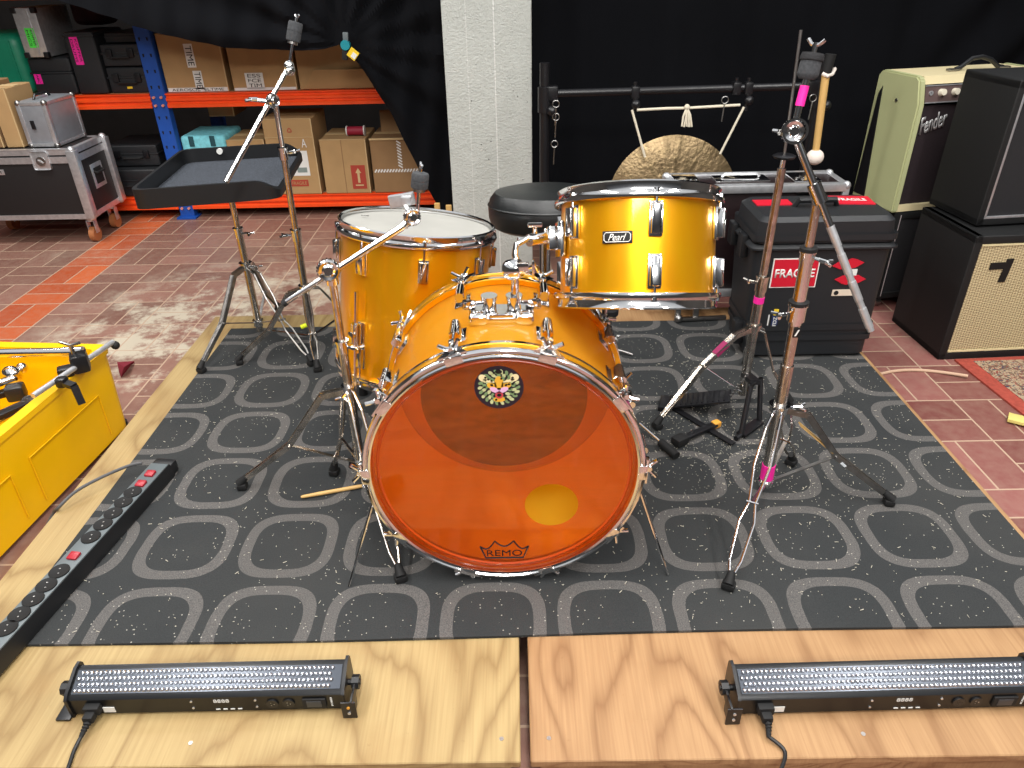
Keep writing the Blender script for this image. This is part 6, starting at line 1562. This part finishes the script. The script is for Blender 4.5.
MB(MD).box((Wd / 2, Dd - 0.02, Hd / 2), (Wd - 0.06, 0.01, Hd - 0.06)).build('back_panel', 'black_metal', t)
Mk = MD @ Matrix.Translation((0, 0.022, Hd - 0.065)) @ Matrix.Rotation(R_(-14), 4, 'X')
cpn = MB(Mk).box((Wd / 2, 0, 0), (Wd - 0.062, 0.008, 0.060)).build('control_panel', 'amp_panel', t)
for z_ in (-0.031, 0.031): MB(Mk).box((Wd / 2, -0.002, z_), (Wd - 0.062, 0.010, 0.004)).build('panel_trim', 'aluminium', cpn)
MB(Mk).lathe([(0.003, 0), (0.009, 0), (0.009, 0.004), (0.003, 0.004)], Matrix.Translation((0.055, -0.004, 0.004)) @ Matrix.Rotation(math.pi / 2, 4, 'X'), 14, closed=True).build('input_jack', 'aluminium', cpn)
for k in range(7):
    MB(Mk).cyl((0.100 + 0.060 * k, -0.004, 0.004), (0.100 + 0.060 * k, -0.022, 0.004), 0.014, 0.012, n=16).build('knob', 'knob_cream', cpn)
lp = AY(936, 102, 2.975); lo_ = MD.inverted() @ lp
text('logo_lettering', 'Fender', 'silver_logo', t, MD @ Vector((0.100, 0.0195, Hd - 0.170)), MD.to_3x3() @ Vector((1, 0, 0.28)), MD.to_3x3() @ Vector((-0.28, 0, 1)), 0.122, 0.066, depth=0.003, shear=0.4, bold=0.02)
MB(MD).cyl((0.001, 0.13, Hd - 0.10), (-0.004, 0.13, Hd - 0.10), 0.007, n=12).build('side_screw', 'dull_steel', t)
a = MB(MD); a.prism([(Dd - 0.045, Hd - 0.06), (Dd - 0.028, Hd - 0.09), (Dd - 0.010, 0.02), (Dd - 0.085, 0.02)], Matrix(((0, 0, 1, -0.003), (1, 0, 0, 0), (0, 1, 0, 0), (0, 0, 0, 1))), 0.004); a.build('side_slot', 'black_metal', t)
hd0 = MD @ Vector((0.24, 0.15, Hd)); hdl = MB(MD).tube([(0.235, 0.13, Hd + 0.004), (0.255, 0.13, Hd + 0.010), (0.30, 0.13, Hd + 0.042), (0.345, 0.13, Hd + 0.046), (0.39, 0.13, Hd + 0.034), (0.43, 0.13, Hd + 0.008), (0.455, 0.13, Hd + 0.004)], 0.009, 10).build('handle', 'black_plastic', t)
for x_ in (0.225, 0.46): MB(MD).box((x_, 0.13, Hd + 0.004), (0.05, 0.024, 0.008), 0.003).build('handle_cap', 'dull_steel', hdl)

# ------------------------------------------------------------------ rug, cord and card on the right floor
r0, r1 = AZ(953, 360, FZ), AZ(1024, 417, FZ); dR = (r1 - r0).normalized()
t = thing('persian_rug', 'patterned red bordered rug on the tiles at the right picture edge', 'rug', (r0.x + 0.4, r0.y - 0.1, FZ))
far = r0 + (r0 - r1).normalized() * 0.12; near_ = r0 + dR * 0.9
nR = Vector((-dR.y, dR.x, 0)); nR = nR if nR.x > 0 else -nR
a = MB(); fr_ = lambda x_: Vector((x_, 2.485 + (x_ - 1.655) * 0.0524 - 0.012, FZ)); far = fr_(r0.x); farR = fr_(2.9)
P_ = [near_, near_ + nR * 1.3, farR, far]
a.quad([Vector((p.x, p.y, FZ + 0.001)) for p in P_], 0.007); a.build('border', 'rug_red', t)
a = MB(); P2 = [near_ + nR * 0.05, near_ + nR * 1.25, farR + Vector((-0.05, -0.05, 0)), far + Vector((0.062, -0.02, 0))]
a.quad([Vector((p.x, p.y, FZ + 0.0065)) for p in P2], 0.003); a.build('patterned_field', 'persian_carpet', t)
P_ = [AZ(880, 374, FZ + 0.006), AZ(895, 371, FZ + 0.006), AZ(915, 370, FZ + 0.006), AZ(940, 372, FZ + 0.006), AZ(968, 376, FZ + 0.014)]
tag(MB().tube(spline(P_), 0.006, 8).build('floor_cable', 'beige_cord', origin=P_[0]), 'pale cord curving over the red tiles toward the rug', 'cord')
p = AZ(1020, 420, FZ + 0.014)
tag(MB().box(p, (0.07, 0.05, 0.012), 0.002, rot=-0.6).build('card', mat('pale_yellow', '#d8c974', 0.6), origin=p), 'small pale yellow card on the rug edge at the right', 'card')
